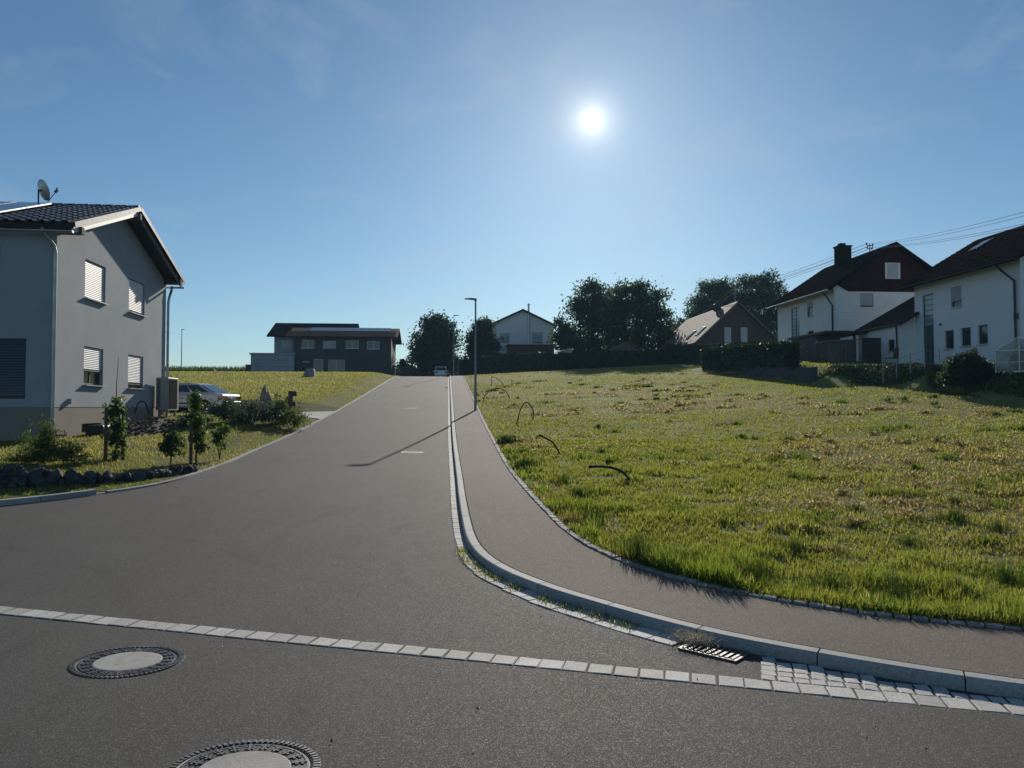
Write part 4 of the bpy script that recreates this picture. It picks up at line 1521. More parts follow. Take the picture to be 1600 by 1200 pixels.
# ---- carport with flat roof and boarded side, garden shed in front
cx0, cx1, cy0, cy1 = 23.8, 26.2, 46.95, 51.6
cb = h(24, 49) - .4
ctz = at(1275, 522, 48.2).z
cp = thing("carport", "flat-roofed grey timber carport below the plank wall of the white house", "carport", (25, 49, cb + .4))
MB().box(((cx0 + cx1) / 2 + .1, (cy0 + cy1) / 2, ctz), cx1 - cx0 + .5, cy1 - cy0 + .6, .14).build("flat_roof", M["timber_dark"], cp)
MB().box((cx0 - .17, (cy0 + cy1) / 2, ctz - .01), .03, cy1 - cy0 + .66, .15).build("fascia", M["timber"], cp)
n = 24
for k in range(n):
    yy = cy0 + 1.2 + (cy1 - cy0 - 1.2) * (k + .5) / n
    MB().box((cx0 + .02 + .008 * (k % 2), yy, (cb + ctz - .07) / 2), .03, (cy1 - cy0 - 1.2) / n - .01, ctz - .07 - cb).build("plank", M["timber"], cp)
n = 18
for k in range(n):
    xx = cx0 + .06 + 1.6 * (k + .5) / n
    MB().box((xx, cy0 + 1.2 + .008 * (k % 2), (cb + ctz - .07) / 2), 1.6 / n - .01, .03, ctz - .07 - cb).build("plank", M["timber"], cp)
b = MB().box((26.1, 50.5, (cb + ctz) / 2), .1, 2.0, ctz - cb - .16)
b.box((25.9, 47.2, (cb + ctz - .07) / 2), .12, .12, ctz - cb - .07)
b.build("post_frame", M["timber_dark"], cp)

sx0, sx1, sy0, sy1 = 23.0, 24.75, 44.9, 46.5
sb = h(23.8, 45.5) - .3
szt = at(1300, 533, 45).z
sd = thing("garden_shed", "tall narrow grey board shed with a sloping lid roof in front of the carport", "shed", (23.9, 45.7, sb + .3))
n = 14
for k in range(n):
    xx = sx0 + (sx1 - sx0) * (k + .5) / n
    MB().box((xx, sy0 + .008 * (k % 2), (sb + szt) / 2), (sx1 - sx0) / n - .012, .03, szt - sb).build("plank", M["timber"], sd)
n = 12
for k in range(n):
    yy = sy0 + .02 + (sy1 - sy0) * (k + .5) / n
    MB().box((sx0 + .008 * (k % 2), yy, (sb + szt) / 2), .03, (sy1 - sy0) / n - .012, szt - sb).build("plank", M["timber"], sd)
MB().box(((sx0 + sx1) / 2 + .02, (sy0 + sy1) / 2 + .05, (sb + szt) / 2 - .03), sx1 - sx0 - .05, sy1 - sy0 - .06, szt - sb - .08).build("body", M["timber_dark"], sd)
MB().box(((sx0 + sx1) / 2, (sy0 + sy1) / 2, szt + .05), sx1 - sx0 + .22, sy1 - sy0 + .25, .05, (Vector((1, 0, .05)).normalized(), Vector((0, 1, 0)), Vector((-.05, 0, 1)).normalized())).build("roof", M["steel"], sd)

# dark double doors of the recess right of the shed
rd = thing("board_screen", "dark wooden board screen closing the gap between the shed and the annex", "screen", (25.2, 44.0, h(25, 44)))
zt_ = at(1360, 528, 44).z
zb_ = h(25, 44) - .2
n = 12
for k in range(n):
    xx = 24.55 + 1.2 * (k + .5) / n
    MB().box((xx, 43.9 + .008 * (k % 2), (zt_ + zb_) / 2), 1.2 / n - .01, .03, zt_ - zb_).build("plank", M["timber_dark"], rd)

# ---- greenhouse
gp = at_depth(1556, 590, 33.0)
gz = h(gp.x + .8, gp.y) - .02
gx0, gy0 = gp.x, gp.y
gw, gl, geh, grh = 1.15, 2.6, 1.25, 1.85
gt = thing("greenhouse", "small glass greenhouse with aluminium frame at the right edge, plants inside", "greenhouse", (gx0 + .9, gy0 + .5, gz))
gu = Vector((.64, -.77, 0)).normalized()      # along the gable that faces the camera
gv = Vector((.77, .64, 0)).normalized()       # along the ridge, away to the right
go = Vector((gx0, gy0, gz))
gw = 1.75
P = lambda a, l, z: go + gu * a + gv * l + Z3 * z
gtop = at_depth(1565, 528, 33.0).z - gz
geh = gtop * .64
b = MB()
for l in (0, gl):
    for a in (0, gw / 2, gw):
        b.beam(P(a, l, 0), P(a, l, gtop if a == gw / 2 else geh), .035, .035, up=gv)
    b.beam(P(0, l, geh), P(gw / 2, l, gtop), .035, .035, up=gv)
    b.beam(P(gw, l, geh), P(gw / 2, l, gtop), .035, .035, up=gv)
    b.beam(P(0, l, geh), P(gw, l, geh), .03, .03)
    b.beam(P(0, l, .06), P(gw, l, .06), .03, .12)
    b.beam(P(0, l, geh * .5), P(gw, l, geh * .5), .02, .02)
for a, z in ((0, geh), (gw, geh), (gw / 2, gtop), (0, .06), (gw, .06)):
    b.beam(P(a, 0, z), P(a, gl, z), .035, .035)
for k in range(1, 4):
    for a in (0, gw):
        b.beam(P(a, gl * k / 4, 0), P(a, gl * k / 4, geh), .025, .025, up=gv)
        b.beam(P(a, gl * k / 4, geh), P(gw / 2, gl * k / 4, gtop), .025, .025, up=gv)
b.build("frame", M["alu"], gt)


def glass_sheet(name, pts):
    n_ = (Vector(pts[1]) - Vector(pts[0])).cross(Vector(pts[2]) - Vector(pts[0])).normalized()
    MB().prism(pts, n_ * .006).build(name, M["clear"], gt)


m, nt, o = new_mat("greenhouse_glass")
g1 = N(nt, "ShaderNodeBsdfPrincipled", {"Base Color": (.55, .58, .56, 1), "Roughness": .2, "Specular IOR Level": .6})
g2 = N(nt, "ShaderNodeBsdfTransparent", {"Color": (.85, .9, .88, 1)})
nt.links.new(N(nt, "ShaderNodeMixShader", {0: .80, 1: g1.outputs[0], 2: g2.outputs[0]}).outputs[0], o.inputs[0])
M["clear"] = m
for l in (0, gl):
    glass_sheet("pane", [P(.02, l, .12), P(gw / 2 - .02, l, .12), P(gw / 2 - .02, l, gtop - .06), P(.02, l, geh)])
    glass_sheet("pane", [P(gw / 2 + .02, l, .12), P(gw - .02, l, .12), P(gw - .02, l, geh), P(gw / 2 + .02, l, gtop - .06)])
for k in range(4):
    l0, l1 = gl * k / 4 + .02, gl * (k + 1) / 4 - .02
    for a in (0, gw):
        glass_sheet("pane", [P(a, l0, .12), P(a, l1, .12), P(a, l1, geh - .02), P(a, l0, geh - .02)])
        glass_sheet("pane", [P(a, l0, geh + .02), P(a, l1, geh + .02), P(gw / 2, l1, gtop - .01), P(gw / 2, l0, gtop - .01)])

# ---- brown gabled house beyond the hedges
by = 80.0
ap = at(1151.5, 470, by)
el = at(1088, 536, by)
bzr = ap.z - .25
bxm, bhw = ap.x, (ap.x - el.x) * 1.02
bze = el.z + .05
bk = (bzr - bze) / bhw
bz = h(bxm, by) - .5
bro = thing("brown_house", "brown house with steep tiled roof, two skylights and two pale balcony doors in its gable", "house", (bxm, by + 9, bz + .5))
SB = Wall((bxm - bhw, by, 0), (1, 0, 0), (0, -1, 0))
hs = [SB.rect(1132, 1142.5, 511.5, 537), SB.rect(1157.5, 1168, 511.5, 537)]
gable_body(bro, bxm - bhw, bxm + bhw, by, by + 17, bz, bze, bzr, M["clad_brown"], {"s": hs})
for q in hs:
    window(bro, SB, q, .1, fr=.06, mats=("frame_white", "glass", "blind"), pane_mat=M["blind"], sill=False)
ra, rb = gable_roof(bro, bxm - bhw, bxm + bhw, by, by + 17, bze, bzr, .25, .5, .16, M["tile_weather"])
zt = bzr + .19
zl = bze - .25 * bk + .19
tile_courses(ra, (bxm - bhw - .25, by - .5, zl), (bxm - bhw - .25, by + 17.5, zl), (bxm, by - .5, zt), (bxm, by + 17.5, zt), 22, M["tile_weather"])
dvb = Vector((1, 0, bk)).normalized()
nb_ = Vector((-bk, 0, 1)).normalized()
for px_, py_ in ((1080, 523.5), (1095, 517.5)):
    best = None
    for yy in np.arange(by, by + 17, .1):
        q = at(px_, py_, yy)
        e = abs(q.z - (zl + (q.x - (bxm - bhw - .25)) * bk))
        if best is None or e < best[0]:
            best = (e, q)
    q = best[1] + nb_ * .06
    f_ = MB().box(q, 1.35, .95, .10, (dvb, Vector((0, 1, 0)), nb_)).build("skylight", M["frame"], bro)
    MB().box(q + nb_ * .054, 1.2, .8, .012, (dvb, Vector((0, 1, 0)), nb_)).build("pane", M["solar"], f_)
# dish and aerial on that roof
q = at(1119.5, 481, by + 4.5)
b = MB()
ad = Vector((.5, .8, .35)).normalized()
a1_ = ad.cross(Z3).normalized(); a2_ = a1_.cross(ad)
b.lathe(q, [(0, -.12), (.3, -.08), (.5, 0), (.5, .02), (.3, -.06), (0, -.1)], 20, ax=(a1_, a2_, ad))
b.tube([q - ad * .1, Vector((q.x - .05, q.y - .1, q.z - 1.0))], .035, 8)
b.tube([q + ad * .0 - Z3 * .4, q + ad * .5 - Z3 * .1], .02, 6)
b.build("satellite_dish", M["frame"], bro)
mxb = at(1148.5, 452, by + 1.0)
b = MB().tube([(mxb.x, mxb.y, bzr - .2), (mxb.x, mxb.y, mxb.z + .1)], .04, 8)
for zc_ in (mxb.z, mxb.z - .4):
    b.beam((mxb.x - .35, mxb.y, zc_), (mxb.x + .35, mxb.y, zc_), .05, .05)
b.build("mast", M["steel"], bro)

# ---- power lines: four conductors from mast to mast
def cable(name, a, c, sag, label, r=.022):
    a, c = Vector(a), Vector(c)
    pts = []
    for k in range(25):
        t = k / 24
        p = a.lerp(c, t)
        p.z -= sag * 4 * t * (1 - t)
        pts.append(p)
    o = MB().tube(pts, r, 6).build(name, M["cable"], None)
    return tag(o, label, "cable", "overhead power lines")


M["cable"] = plain("cable_sheath", (.10, .105, .11), .95, .1, 2, spec=.02)
far_pole = at(1052, 520, 118)
near_end = at(1690, 310, 21)
for k, (dxz, word) in enumerate((((-.32, -.12), "upper left"), ((.32, -.12), "upper right"), ((-.26, -.36), "lower left"), ((.26, -.36), "lower right"))):
    a = (mx + dxz[0], my + dxz[0] * .4, mast_top + dxz[1] + .1)
    bq = (mxb.x + dxz[0], mxb.y, mxb.z + (0 if k < 2 else -.4))
    cable("power_line", a, bq, .25, f"{word} power line from the chimney house's roof mast to the brown house", .014)
    cable("power_line", a, (near_end.x + dxz[0] * .8, near_end.y, near_end.z + (0.0 if k < 2 else -.42)), .25, f"{word} power line leaving the chimney house's roof mast over the white house at right", .008)
    cable("power_line", bq, (far_pole.x + dxz[0], far_pole.y, far_pole.z + (0 if k < 2 else -.4)), .3, f"{word} power line running from the brown house's roof mast into the trees", .02)

# ---- white gabled house over the crest
wy = 112.0
ap = at(816.5, 483, wy)
el = at(762, 510, wy); er = at(868, 510, wy)
wb = h(ap.x, wy) - .8
wzr, wzee = ap.z - .25, (el.z + er.z) / 2 + .15
xl, xr = el.x + .55, 2 * ap.x - el.x - .55
wh = thing("white_house", "white gabled house straight over the crest with a steel flue pipe up its gable", "house", (ap.x, wy + 5, wb + .8))
SWh = Wall((xl, wy, 0), (1, 0, 0), (0, -1, 0))
hs = [SWh.rect(781.5, 796.5, 524, 536.5), SWh.rect(832, 848, 523, 537)]
gable_body(wh, xl, xr, wy, wy + 11, wb, wzee, wzr, M["white_wall"], {"s": hs})
window(wh, SWh, hs[0], .1, fr=.08, mull=1, mats=("frame_white", "glass", "blind"))
window(wh, SWh, hs[1], .1, fr=.08, shut=.8, slats_apart=False, mats=("frame_white", "glass", "blind"))
for q in hs:
    MB().box(SWh.p((q[0] + q[1]) / 2, q[3] + .22, .04), q[1] - q[0] + .1, .3, .08, (SWh.u, Z3, SWh.n)).build("shutter_box", M["blind"], wh)
gable_roof(wh, xl, xr, wy, wy + 11, wzee, wzr, .55, .6, .2, M["tile_brown"])
fa, fb = at(826, 577, wy - .25), at(826, 476.5, wy - .25)
fl = MB().tube([fa, (fb.x, fb.y, fb.z)], .14, 12).build("flue", M["alu"], wh)
MB().lathe((fb.x, fb.y, fb.z), [(.14, 0), (.22, .04), (.22, .08), (0, .24)], 12).build("flue_cap", M["alu"], fl)
q0, q1 = at(794, 539.5, wy - 2.2), at(866, 553, wy - 2.2)
tr = thing("brick_annex", "low reddish boarded annex in front of the white gabled house", "annex", ((q0.x + q1.x) / 2, wy - 1.2, h(q0.x, wy)))
MB().box(((q0.x + q1.x) / 2, wy - 1.2, (q0.z + wb) / 2), q1.x - q0.x, 2.0, q0.z - wb).build("wall", M["brick_red"], tr)
MB().box(((q0.x + q1.x) / 2, wy - 1.2, q0.z + .06), q1.x - q0.x + .3, 2.3, .12).build("flat_roof", M["tile_brown"], tr)

# ---- dark house beyond the left lawn
dy = 100.0
dz = h(-16, dy) - .8
pA, pB = at(458, 583, dy), at(611, 583, dy)
dh = thing("dark_house", "dark wooden two-storey house with solar roof and a low pale garage at its left", "house", ((pA.x + pB.x) / 2, dy + 4, dz + .8))
SD = Wall((pA.x, dy, 0), (1, 0, 0), (0, -1, 0))
dw = pB.x - pA.x
ze_ = at(520, 526.5, dy).z
rects = [SD.rect(471.5, 491, 531, 544), SD.rect(504.5, 525, 532, 544.5), SD.rect(540, 560.5, 532, 544.5), SD.rect(573.5, 593, 533, 545.5),
         SD.rect(490, 505, 561, 585), SD.rect(512.5, 538.5, 562, 585), SD.rect(470, 486, 561, 585)]
rects = [(a, b_, max(c, dz + .1), d) for a, b_, c, d in rects]
dd_ = 9.0
b = MB()
wall_mesh(b, SD, [(0, dz), (dw, dz), (dw, ze_), (0, ze_)], rects, .12)
kd = .30
wall_mesh(b, Wall((pB.x, dy, 0), (0, 1, 0), (1, 0, 0)), [(0, dz), (dd_, dz), (dd_, ze_), (dd_ / 2, ze_ + kd * dd_ / 2), (0, ze_)])
wall_mesh(b, Wall((pA.x, dy, 0), (0, 1, 0), (-1, 0, 0)), [(0, dz), (dd_, dz), (dd_, ze_), (dd_ / 2, ze_ + kd * dd_ / 2), (0, ze_)])
wall_mesh(b, Wall((pA.x, dy + dd_, 0), (1, 0, 0), (0, 1, 0)), [(0, dz), (dw, dz), (dw, ze_), (0, ze_)])
b.build("wall", M["anthracite"], dh)
for i, q in enumerate(rects):
    if i == 6:
        w = MB().box(SD.p((q[0] + q[1]) / 2, (q[2] + q[3]) / 2, -.08), q[1] - q[0], q[3] - q[2], .06, (SD.u, Z3, SD.n)).build("door", M["timber_dark"], dh)
        MB().box(SD.p((q[0] + q[1]) / 2, q[3] - .35, -.045), q[1] - q[0] - .4, .14, .02, (SD.u, Z3, SD.n)).build("door_light", M["blind"], w)
    else:
        window(dh, SD, q, .1, fr=.07, mull=1 if i < 4 or i == 5 else 0, mats=("frame_white" if i != 1 else "frame", "glass", "blind"), shut=.98 if i == 1 else 0, slats_apart=False, sill=i < 4)
# roof: ridge parallel to X
oe, ovr = .75, .8
zt = ze_ + kd * dd_ / 2 + .25
zl = ze_ - oe * kd + .25
e0_, e1_ = (pA.x - .9, dy - oe, zl), (pB.x + ovr, dy - oe, zl)
r0_, r1_ = (pA.x - .9, dy + dd_ / 2, zt), (pB.x + ovr, dy + dd_ / 2, zt)
ra = roof_slab(dh, e0_, e1_, r0_, r1_, .18, M["tile_red"])
rb = roof_slab(dh, (e0_[0], dy + dd_ + oe, zl), (e1_[0], dy + dd_ + oe, zl), (r0_[0], r0_[1] + .004, zt), (r1_[0], r1_[1] + .004, zt), .18, M["tile_red"])
# individual coarse tiles along the lower courses, and solar panels above
tb = MB()
tb.prism([(-.145, -.2, .02), (-.05, -.2, .0), (.05, -.2, .05), (.145, -.2, .03), (.145, .2, .06), (.05, .2, .08), (-.05, .2, .03), (-.145, .2, .05)], (0, 0, -.012))
m_ = MB()
for r_ in range(8):
    for k in range(int((e1_[0] - e0_[0]) / .3)):
        t = (r_ + .5) / 16
        c = Vector(e0_).lerp(Vector(r0_), t) + Vector((.15 + k * .3, 0, .03 + random.uniform(0, .03)))
        i = len(m_.v)
        sl_ = kd
        for (xx, yy, z_) in tb.v[:8]:
            m_.v.append((c.x + xx, c.y + yy, c.z + yy * sl_ + z_ + random.uniform(0, .012)))
        m_.f.append(tuple(i + q for q in range(8))); m_.m.append(0)
tag(m_.build("roof_tiles", M["tile_red"], ra), kind="stuff")
for k in range(9):
    t0, t1 = .56, .97
    xx0 = pA.x + 1.6 + k * ((pB.x - .3 - pA.x - 1.6) / 9)
    w_ = (pB.x - .3 - pA.x - 1.6) / 9 - .04
    a = Vector(e0_).lerp(Vector(r0_), t0); c = Vector(e0_).lerp(Vector(r0_), t1)
    n_ = Vector((0, -kd, 1)).normalized()
    MB().prism([(xx0, a.y, a.z + .10), (xx0 + w_, a.y, a.z + .10), (xx0 + w_, c.y, c.z + .10), (xx0, c.y, c.z + .10)], n_ * -.04).build("solar_panel", M["solar"], dh)
# annex building behind (taller), garage in front left
qa, qb = at(428, 553, dy + 5), at(548, 553, dy + 5)
zt2 = at(430, 505.5, dy + 8).z
zl2 = at(419, 524, dy + 4.2).z
bx = MB()
bx.box(((qa.x + qb.x) / 2, dy + 9.6, (dz + zl2 + .1) / 2), qb.x - qa.x, 9.0, zl2 + .1 - dz)
bx.build("rear_block", M["plaster"], dh)
gable_pts = [(qa.x - .8, dy + 4.2, zl2), (qb.x + .5, dy + 4.2, zl2), (qb.x + .5, dy + 9.5, zt2 + .25), (qa.x - .8, dy + 9.5, zt2 + .25)]
MB().prism(gable_pts, (0, .05, -.2)).build("rear_roof", M["tile_brown"], dh)
MB().prism([(qa.x - .8, dy + 9.52, zt2 + .25), (qb.x + .5, dy + 9.52, zt2 + .25), (qb.x + .5, dy + 15, zl2), (qa.x - .8, dy + 15, zl2)], (0, -.05, -.2)).build("rear_roof", M["tile_brown"], dh)
RB = Wall((qa.x, dy + 5.1, 0), (1, 0, 0), (0, -1, 0))
q = RB.rect(440, 455, 531, 544)
MB().box(RB.p((q[0] + q[1]) / 2, (q[2] + q[3]) / 2, .02), q[1] - q[0], q[3] - q[2], .05, (RB.u, Z3, RB.n)).build("shutter", M["blind"], dh)
ga, gb_ = at(391.5, 586, dy - .5), at(459, 586, dy - .5)
gz_ = at(392, 553.5, dy - .5).z
SG = Wall((ga.x, dy - .5, 0), (1, 0, 0), (0, -1, 0))
gdoor = SG.rect(399.5, 452, 562, 588)
gdoor = (gdoor[0], gdoor[1], max(gdoor[2], dz + .1), gdoor[3])
b = MB()
wall_mesh(b, SG, [(0, dz), (gb_.x - ga.x, dz), (gb_.x - ga.x, gz_), (0, gz_)], [gdoor], .2)
wall_mesh(b, Wall((ga.x, dy - .5, 0), (0, 1, 0), (-1, 0, 0)), [(0, dz), (6, dz), (6, gz_), (0, gz_)])
wall_mesh(b, Wall((gb_.x, dy - .5, 0), (0, 1, 0), (1, 0, 0)), [(0, dz), (.45, dz), (.45, gz_), (0, gz_)])
gar = b.build("garage", M["plaster"], dh)
MB().box(((ga.x + gb_.x) / 2, dy + 2.3, gz_ + .08), gb_.x - ga.x + .3, 5.9, .2).build("flat_roof", M["steel"], gar)
MB().box(SG.p((gdoor[0] + gdoor[1]) / 2, (gdoor[2] + gdoor[3]) / 2, -.17), gdoor[1] - gdoor[0], gdoor[3] - gdoor[2], .03, (SG.u, Z3, SG.n)).build("door_back", M["frame"], gar)
n = 5
for k in range(n):
    za = gdoor[2] + (gdoor[3] - gdoor[2]) * k / n
    zb_ = gdoor[2] + (gdoor[3] - gdoor[2]) * (k + 1) / n - .02
    MB().box(SG.p((gdoor[0] + gdoor[1]) / 2, (za + zb_) / 2, -.12), gdoor[1] - gdoor[0], zb_ - za, .05, (SG.u, Z3, SG.n)).build("door_panel", M["plaster"], gar)
pipe(dh, [(pA.x + .3, dy - oe, zl - .1), (pA.x + .2, dy - .1, zl - .7), (pA.x + .2, dy - .1, dz + .8)], .06, "frame", coll=False)

# ---- little hut whose roof peeps over the hedge
hy_ = 86.0
a, l_, r_ = at(980, 533.5, hy_), at(952, 547, hy_), at(1002, 546, hy_)
hut = thing("garden_hut", "low garden hut, only its shallow gable roof showing above the dark hedge", "hut", (a.x, hy_ + 1.5, h(a.x, hy_)))
hbz = h(a.x, hy_) - .3
MB().prism([(l_.x + .25, hy_, hbz), (r_.x - .25, hy_, hbz), (r_.x - .25, hy_, r_.z), (a.x, hy_, a.z - .15), (l_.x + .25, hy_, l_.z)], (0, 3, 0)).build("wall", M["timber"], hut)
MB().prism([(l_.x, hy_ - .3, l_.z), (a.x, hy_ - .3, a.z), (a.x, hy_ - .3, a.z - .1), (l_.x, hy_ - .3, l_.z - .1)], (0, 3.6, 0)).build("roof", M["tile_weather"], hut)
MB().prism([(r_.x, hy_ - .3, r_.z), (a.x + .003, hy_ - .3, a.z), (a.x + .003, hy_ - .3, a.z - .1), (r_.x, hy_ - .3, r_.z - .1)], (0, 3.6, 0)).build("roof", M["tile_weather"], hut)

# ------------------------------------------------------------------ vegetation
def quads_mesh(name, V, F, mat, parent=None, origin=None, tone=None, nper=4):
    """fast mesh of many small faces; V (n,3), F (m,k)"""
    V = np.asarray(V, float)
    o0 = np.array(wloc(parent)) if parent is not None else (np.array(origin) if origin is not None else V.mean(0) * [1, 1, 0] + [0, 0, V[:, 2].min()])
    me = bpy.data.meshes.new(name)
    V = V - o0
    me.vertices.add(len(V))
    me.vertices.foreach_set("co", V.astype(np.float32).ravel())
    k = F.shape[1]
    me.loops.add(F.size)
    me.loops.foreach_set("vertex_index", F.astype(np.int32).ravel())
    me.polygons.add(len(F))
    me.polygons.foreach_set("loop_start", np.arange(0, F.size, k, dtype=np.int32))
    me.polygons.foreach_set("loop_total", np.full(len(F), k, np.int32))
    me.materials.append(mat)
    if tone is not None:
        at_ = me.attributes.new("tone", "FLOAT_COLOR", "POINT")
        at_.data.foreach_set("color", np.c_[tone, np.ones(len(tone))].astype(np.float32).ravel())
    me.update()
    me.validate()
    o = bpy.data.objects.new(name, me)
    COL.objects.link(o)
    if parent is not None:
        o.parent = parent
    else:
        o.location = o0
    return o


def leaf_quads(C, size, flat=0.0, aspect=.55, outward=None, droop=0.0):
    n = len(C)
    a = rng.normal(size=(n, 3))
    if outward is not None:
        a += outward * .6
    a[:, 2] -= droop
    a /= np.linalg.norm(a, axis=1)[:, None]
    q = rng.normal(size=(n, 3))
    b = np.cross(a, q)
    b /= np.linalg.norm(b, axis=1)[:, None]
    s = size * rng.uniform(.6, 1.35, n)[:, None]
    V = np.stack([C - a * s * .5, C + b * s * aspect * .5 + a * s * .05, C + a * s * .5, C - b * s * aspect * .5 + a * s * .05], 1).reshape(-1, 3)
    return V


def crown_points(lobes, n, clump=.5, per=26, shell=.55):
    L = np.array(lobes, float)
    w = (L[:, 3] * L[:, 4] * L[:, 5]) ** .7
    nc = max(6, n // per)
    li = rng.choice(len(L), nc, p=w / w.sum())
    d = rng.normal(size=(nc, 3))
    d /= np.linalg.norm(d, axis=1)[:, None]
    r = rng.uniform(shell, 1.0, nc) ** .7
    r *= rng.uniform(.9, 1.12, nc)
    cc = L[li, :3] + d * r[:, None] * L[li, 3:6]
    k = rng.integers(0, nc, n)
    cl = clump * rng.uniform(.5, 1.3, nc)
    P = cc[k] + rng.normal(size=(n, 3)) * cl[k][:, None] * [1, 1, .7]
    out_ = d[k]
    return P, out_


def quadF(n):
    return np.arange(n * 4).reshape(-1, 4)


def tree(name, label, base, lobes, n, size, mat, trunk_r=.22, trunk_h=None, cat="tree", group="trees beyond the field", clump=.45, shell=.5, limbs=5, droop=0.0, aspect=.55):
    t = thing(name, label, cat, base, group)
    L = np.array(lobes, float)
    top = L[:, 2].max()
    b = MB()
    base = Vector(base)
    th = trunk_h if trunk_h else (top - base.z) * .6
    bend = [Vector((random.uniform(-.1, .1) * k, random.uniform(-.1, .1) * k, 0)) for k in range(5)]
    sp = [base + Vector((0, 0, -.25)) + bend[k] * (th / 6) + Vector((0, 0, th * k / 4)) for k in range(5)]
    b.tube(sp, [trunk_r * (1.25, 1.0, .82, .65, .4)[k] for k in range(5)], 8)
    for k in range(limbs):
        l = L[random.randrange(len(L))]
        s_ = sp[random.choice((2, 3, 3))]
        e = Vector((l[0] + random.uniform(-.5, .5) * l[3], l[1] + random.uniform(-.5, .5) * l[4], l[2] + random.uniform(-.2, .5) * l[5]))
        b.tube([s_, s_.lerp(e, .5) + Vector((0, 0, .15)), e], [trunk_r * .5, trunk_r * .32, trunk_r * .1], 6)
    b.build("trunk", M["bark"], t)
    P, o_ = crown_points(lobes, n, clump, shell=shell)
    k = P[:, 2] > base.z + .05
    P, o_ = P[k], o_[k]
    quads_mesh("crown", leaf_quads(P, size, outward=o_, droop=droop, aspect=aspect), quadF(len(P)), mat, t)
    return t


def px_lobes(spec, Y, depth=.8):
    """lobes from (px, py, half width px, half height px) at distance Y"""
    o = []
    for px, py, rx, ry in spec:
        c = at(px, py, Y)
        k = math.hypot(c.x, c.y) and (Y / FPX) * 1.0
        o.append((c.x, c.y + random.uniform(-.4, .4) * rx * k, c.z, rx * k, max(rx, ry) * k * depth, ry * k))
    return o


def base_at(px, Y):
    c = at(px, 600, Y)
    return (c.x, Y, h(c.x, Y))


tree("broad_tree", "broad dense dark tree at the end of the road above the white car", base_at(680, 112),
     px_lobes([(680, 532, 30, 38), (668, 548, 30, 34), (693, 540, 24, 42), (678, 508, 24, 20), (655, 546, 17, 22), (700, 566, 17, 24), (682, 572, 34, 16), (702, 520, 14, 22)], 112),
     20000, .40, M["leaf_dark"], .3, clump=.5, shell=.2)
tree("round_tree", "smaller dark tree close behind the near lamp post", base_at(752, 104),
     px_lobes([(752, 520, 20, 22), (745, 540, 20, 24), (765, 545, 16, 24), (752, 566, 26, 20), (758, 508, 14, 12)], 104),
     10500, .36, M["leaf_dark"], .2, clump=.42, shell=.2)
tree("slim_tree", "slim loose tree touching the right side of the white gabled house", base_at(884, 101),
     px_lobes([(880, 508, 12, 18), (888, 528, 17, 22), (874, 536, 12, 20), (895, 545, 14, 18), (884, 560, 20, 16)], 101),
     6500, .34, M["leaf"], .16, clump=.42, shell=.25)
tree("walnut_tree", "tall airy tree with sky showing through its left side", base_at(928, 104),
     px_lobes([(922, 464, 26, 24), (912, 490, 24, 22), (940, 490, 26, 30), (928, 520, 30, 26), (902, 478, 14, 14), (944, 462, 14, 14), (925, 545, 30, 18), (922, 448, 13, 9)], 104),
     15000, .36, M["leaf"], .26, clump=.6, shell=.35)
tree("chestnut_tree", "tallest dark wide tree right of the airy tree", base_at(1000, 97),
     px_lobes([(958, 500, 20, 34), (962, 530, 24, 24), (985, 470, 28, 28), (1010, 478, 32, 28), (1030, 500, 20, 26), (990, 505, 36, 34), (1020, 530, 30, 26), (975, 450, 13, 12), (1000, 448, 12, 10), (1028, 462, 12, 12), (1038, 525, 14, 20), (985, 545, 38, 18), (962, 480, 16, 26)], 97),
     19000, .38, M["leaf"], .3, clump=.6, shell=.25)
tree("bushy_tree", "low bushy tree at the left edge of the brown house's roof", base_at(1060, 112),
     px_lobes([(1060, 508, 14, 14), (1050, 525, 14, 20), (1072, 520, 14, 16), (1045, 545, 16, 16)], 112), 4200, .36, M["leaf"], .18, clump=.4, shell=.3)
tree("willow_tree", "pale drooping willow behind the brown house's ridge", base_at(1112, 118),
     px_lobes([(1108, 470, 28, 26), (1090, 490, 20, 28), (1128, 460, 26, 22), (1118, 490, 32, 26), (1142, 475, 22, 30), (1115, 448, 20, 14), (1135, 448, 16, 12), (1085, 510, 16, 20)], 118),
     15000, .5, M["leaf"], .26, clump=.5, shell=.45, droop=1.1, aspect=.3)
tree("fir_tree", "spiky dark conifer between the brown house and the chimney house", base_at(1196, 108),
     px_lobes([(1195, 455, 34, 26), (1168, 456, 26, 22), (1212, 470, 24, 30), (1190, 490, 42, 40), (1166, 440, 14, 13), (1204, 434, 14, 14), (1188, 440, 10, 14), (1212, 505, 26, 34), (1180, 520, 36, 28), (1165, 480, 26, 26)], 108),
     19000, .48, M["leaf_dark"], .28, clump=.42, shell=.3, aspect=.28)
for i, (px, py, r, Y, lab) in enumerate(((631, 572, 9, 108, "small dark shrub at the fence left of the big broad tree"), (1262, 528, 12, 70, "clipped dark bush in front of the white house's left wall"),
                                        (735, 572, 16, 98, "dark shrub at the foot of the small tree behind the lamp post"), (712, 566, 10, 108, "thin light shrub between the two trees at the road's end"))):
    b0 = base_at(px, Y)
    tree("shrub", lab, b0, px_lobes([(px, py, r, r * 1.2), (px + r * .6, py + r * .7, r * .8, r)], Y), 1500, .3, M["leaf_dark" if i != 3 else "leaf"], .06, clump=.25, shell=.2, cat="shrub", group="shrubs", limbs=2)


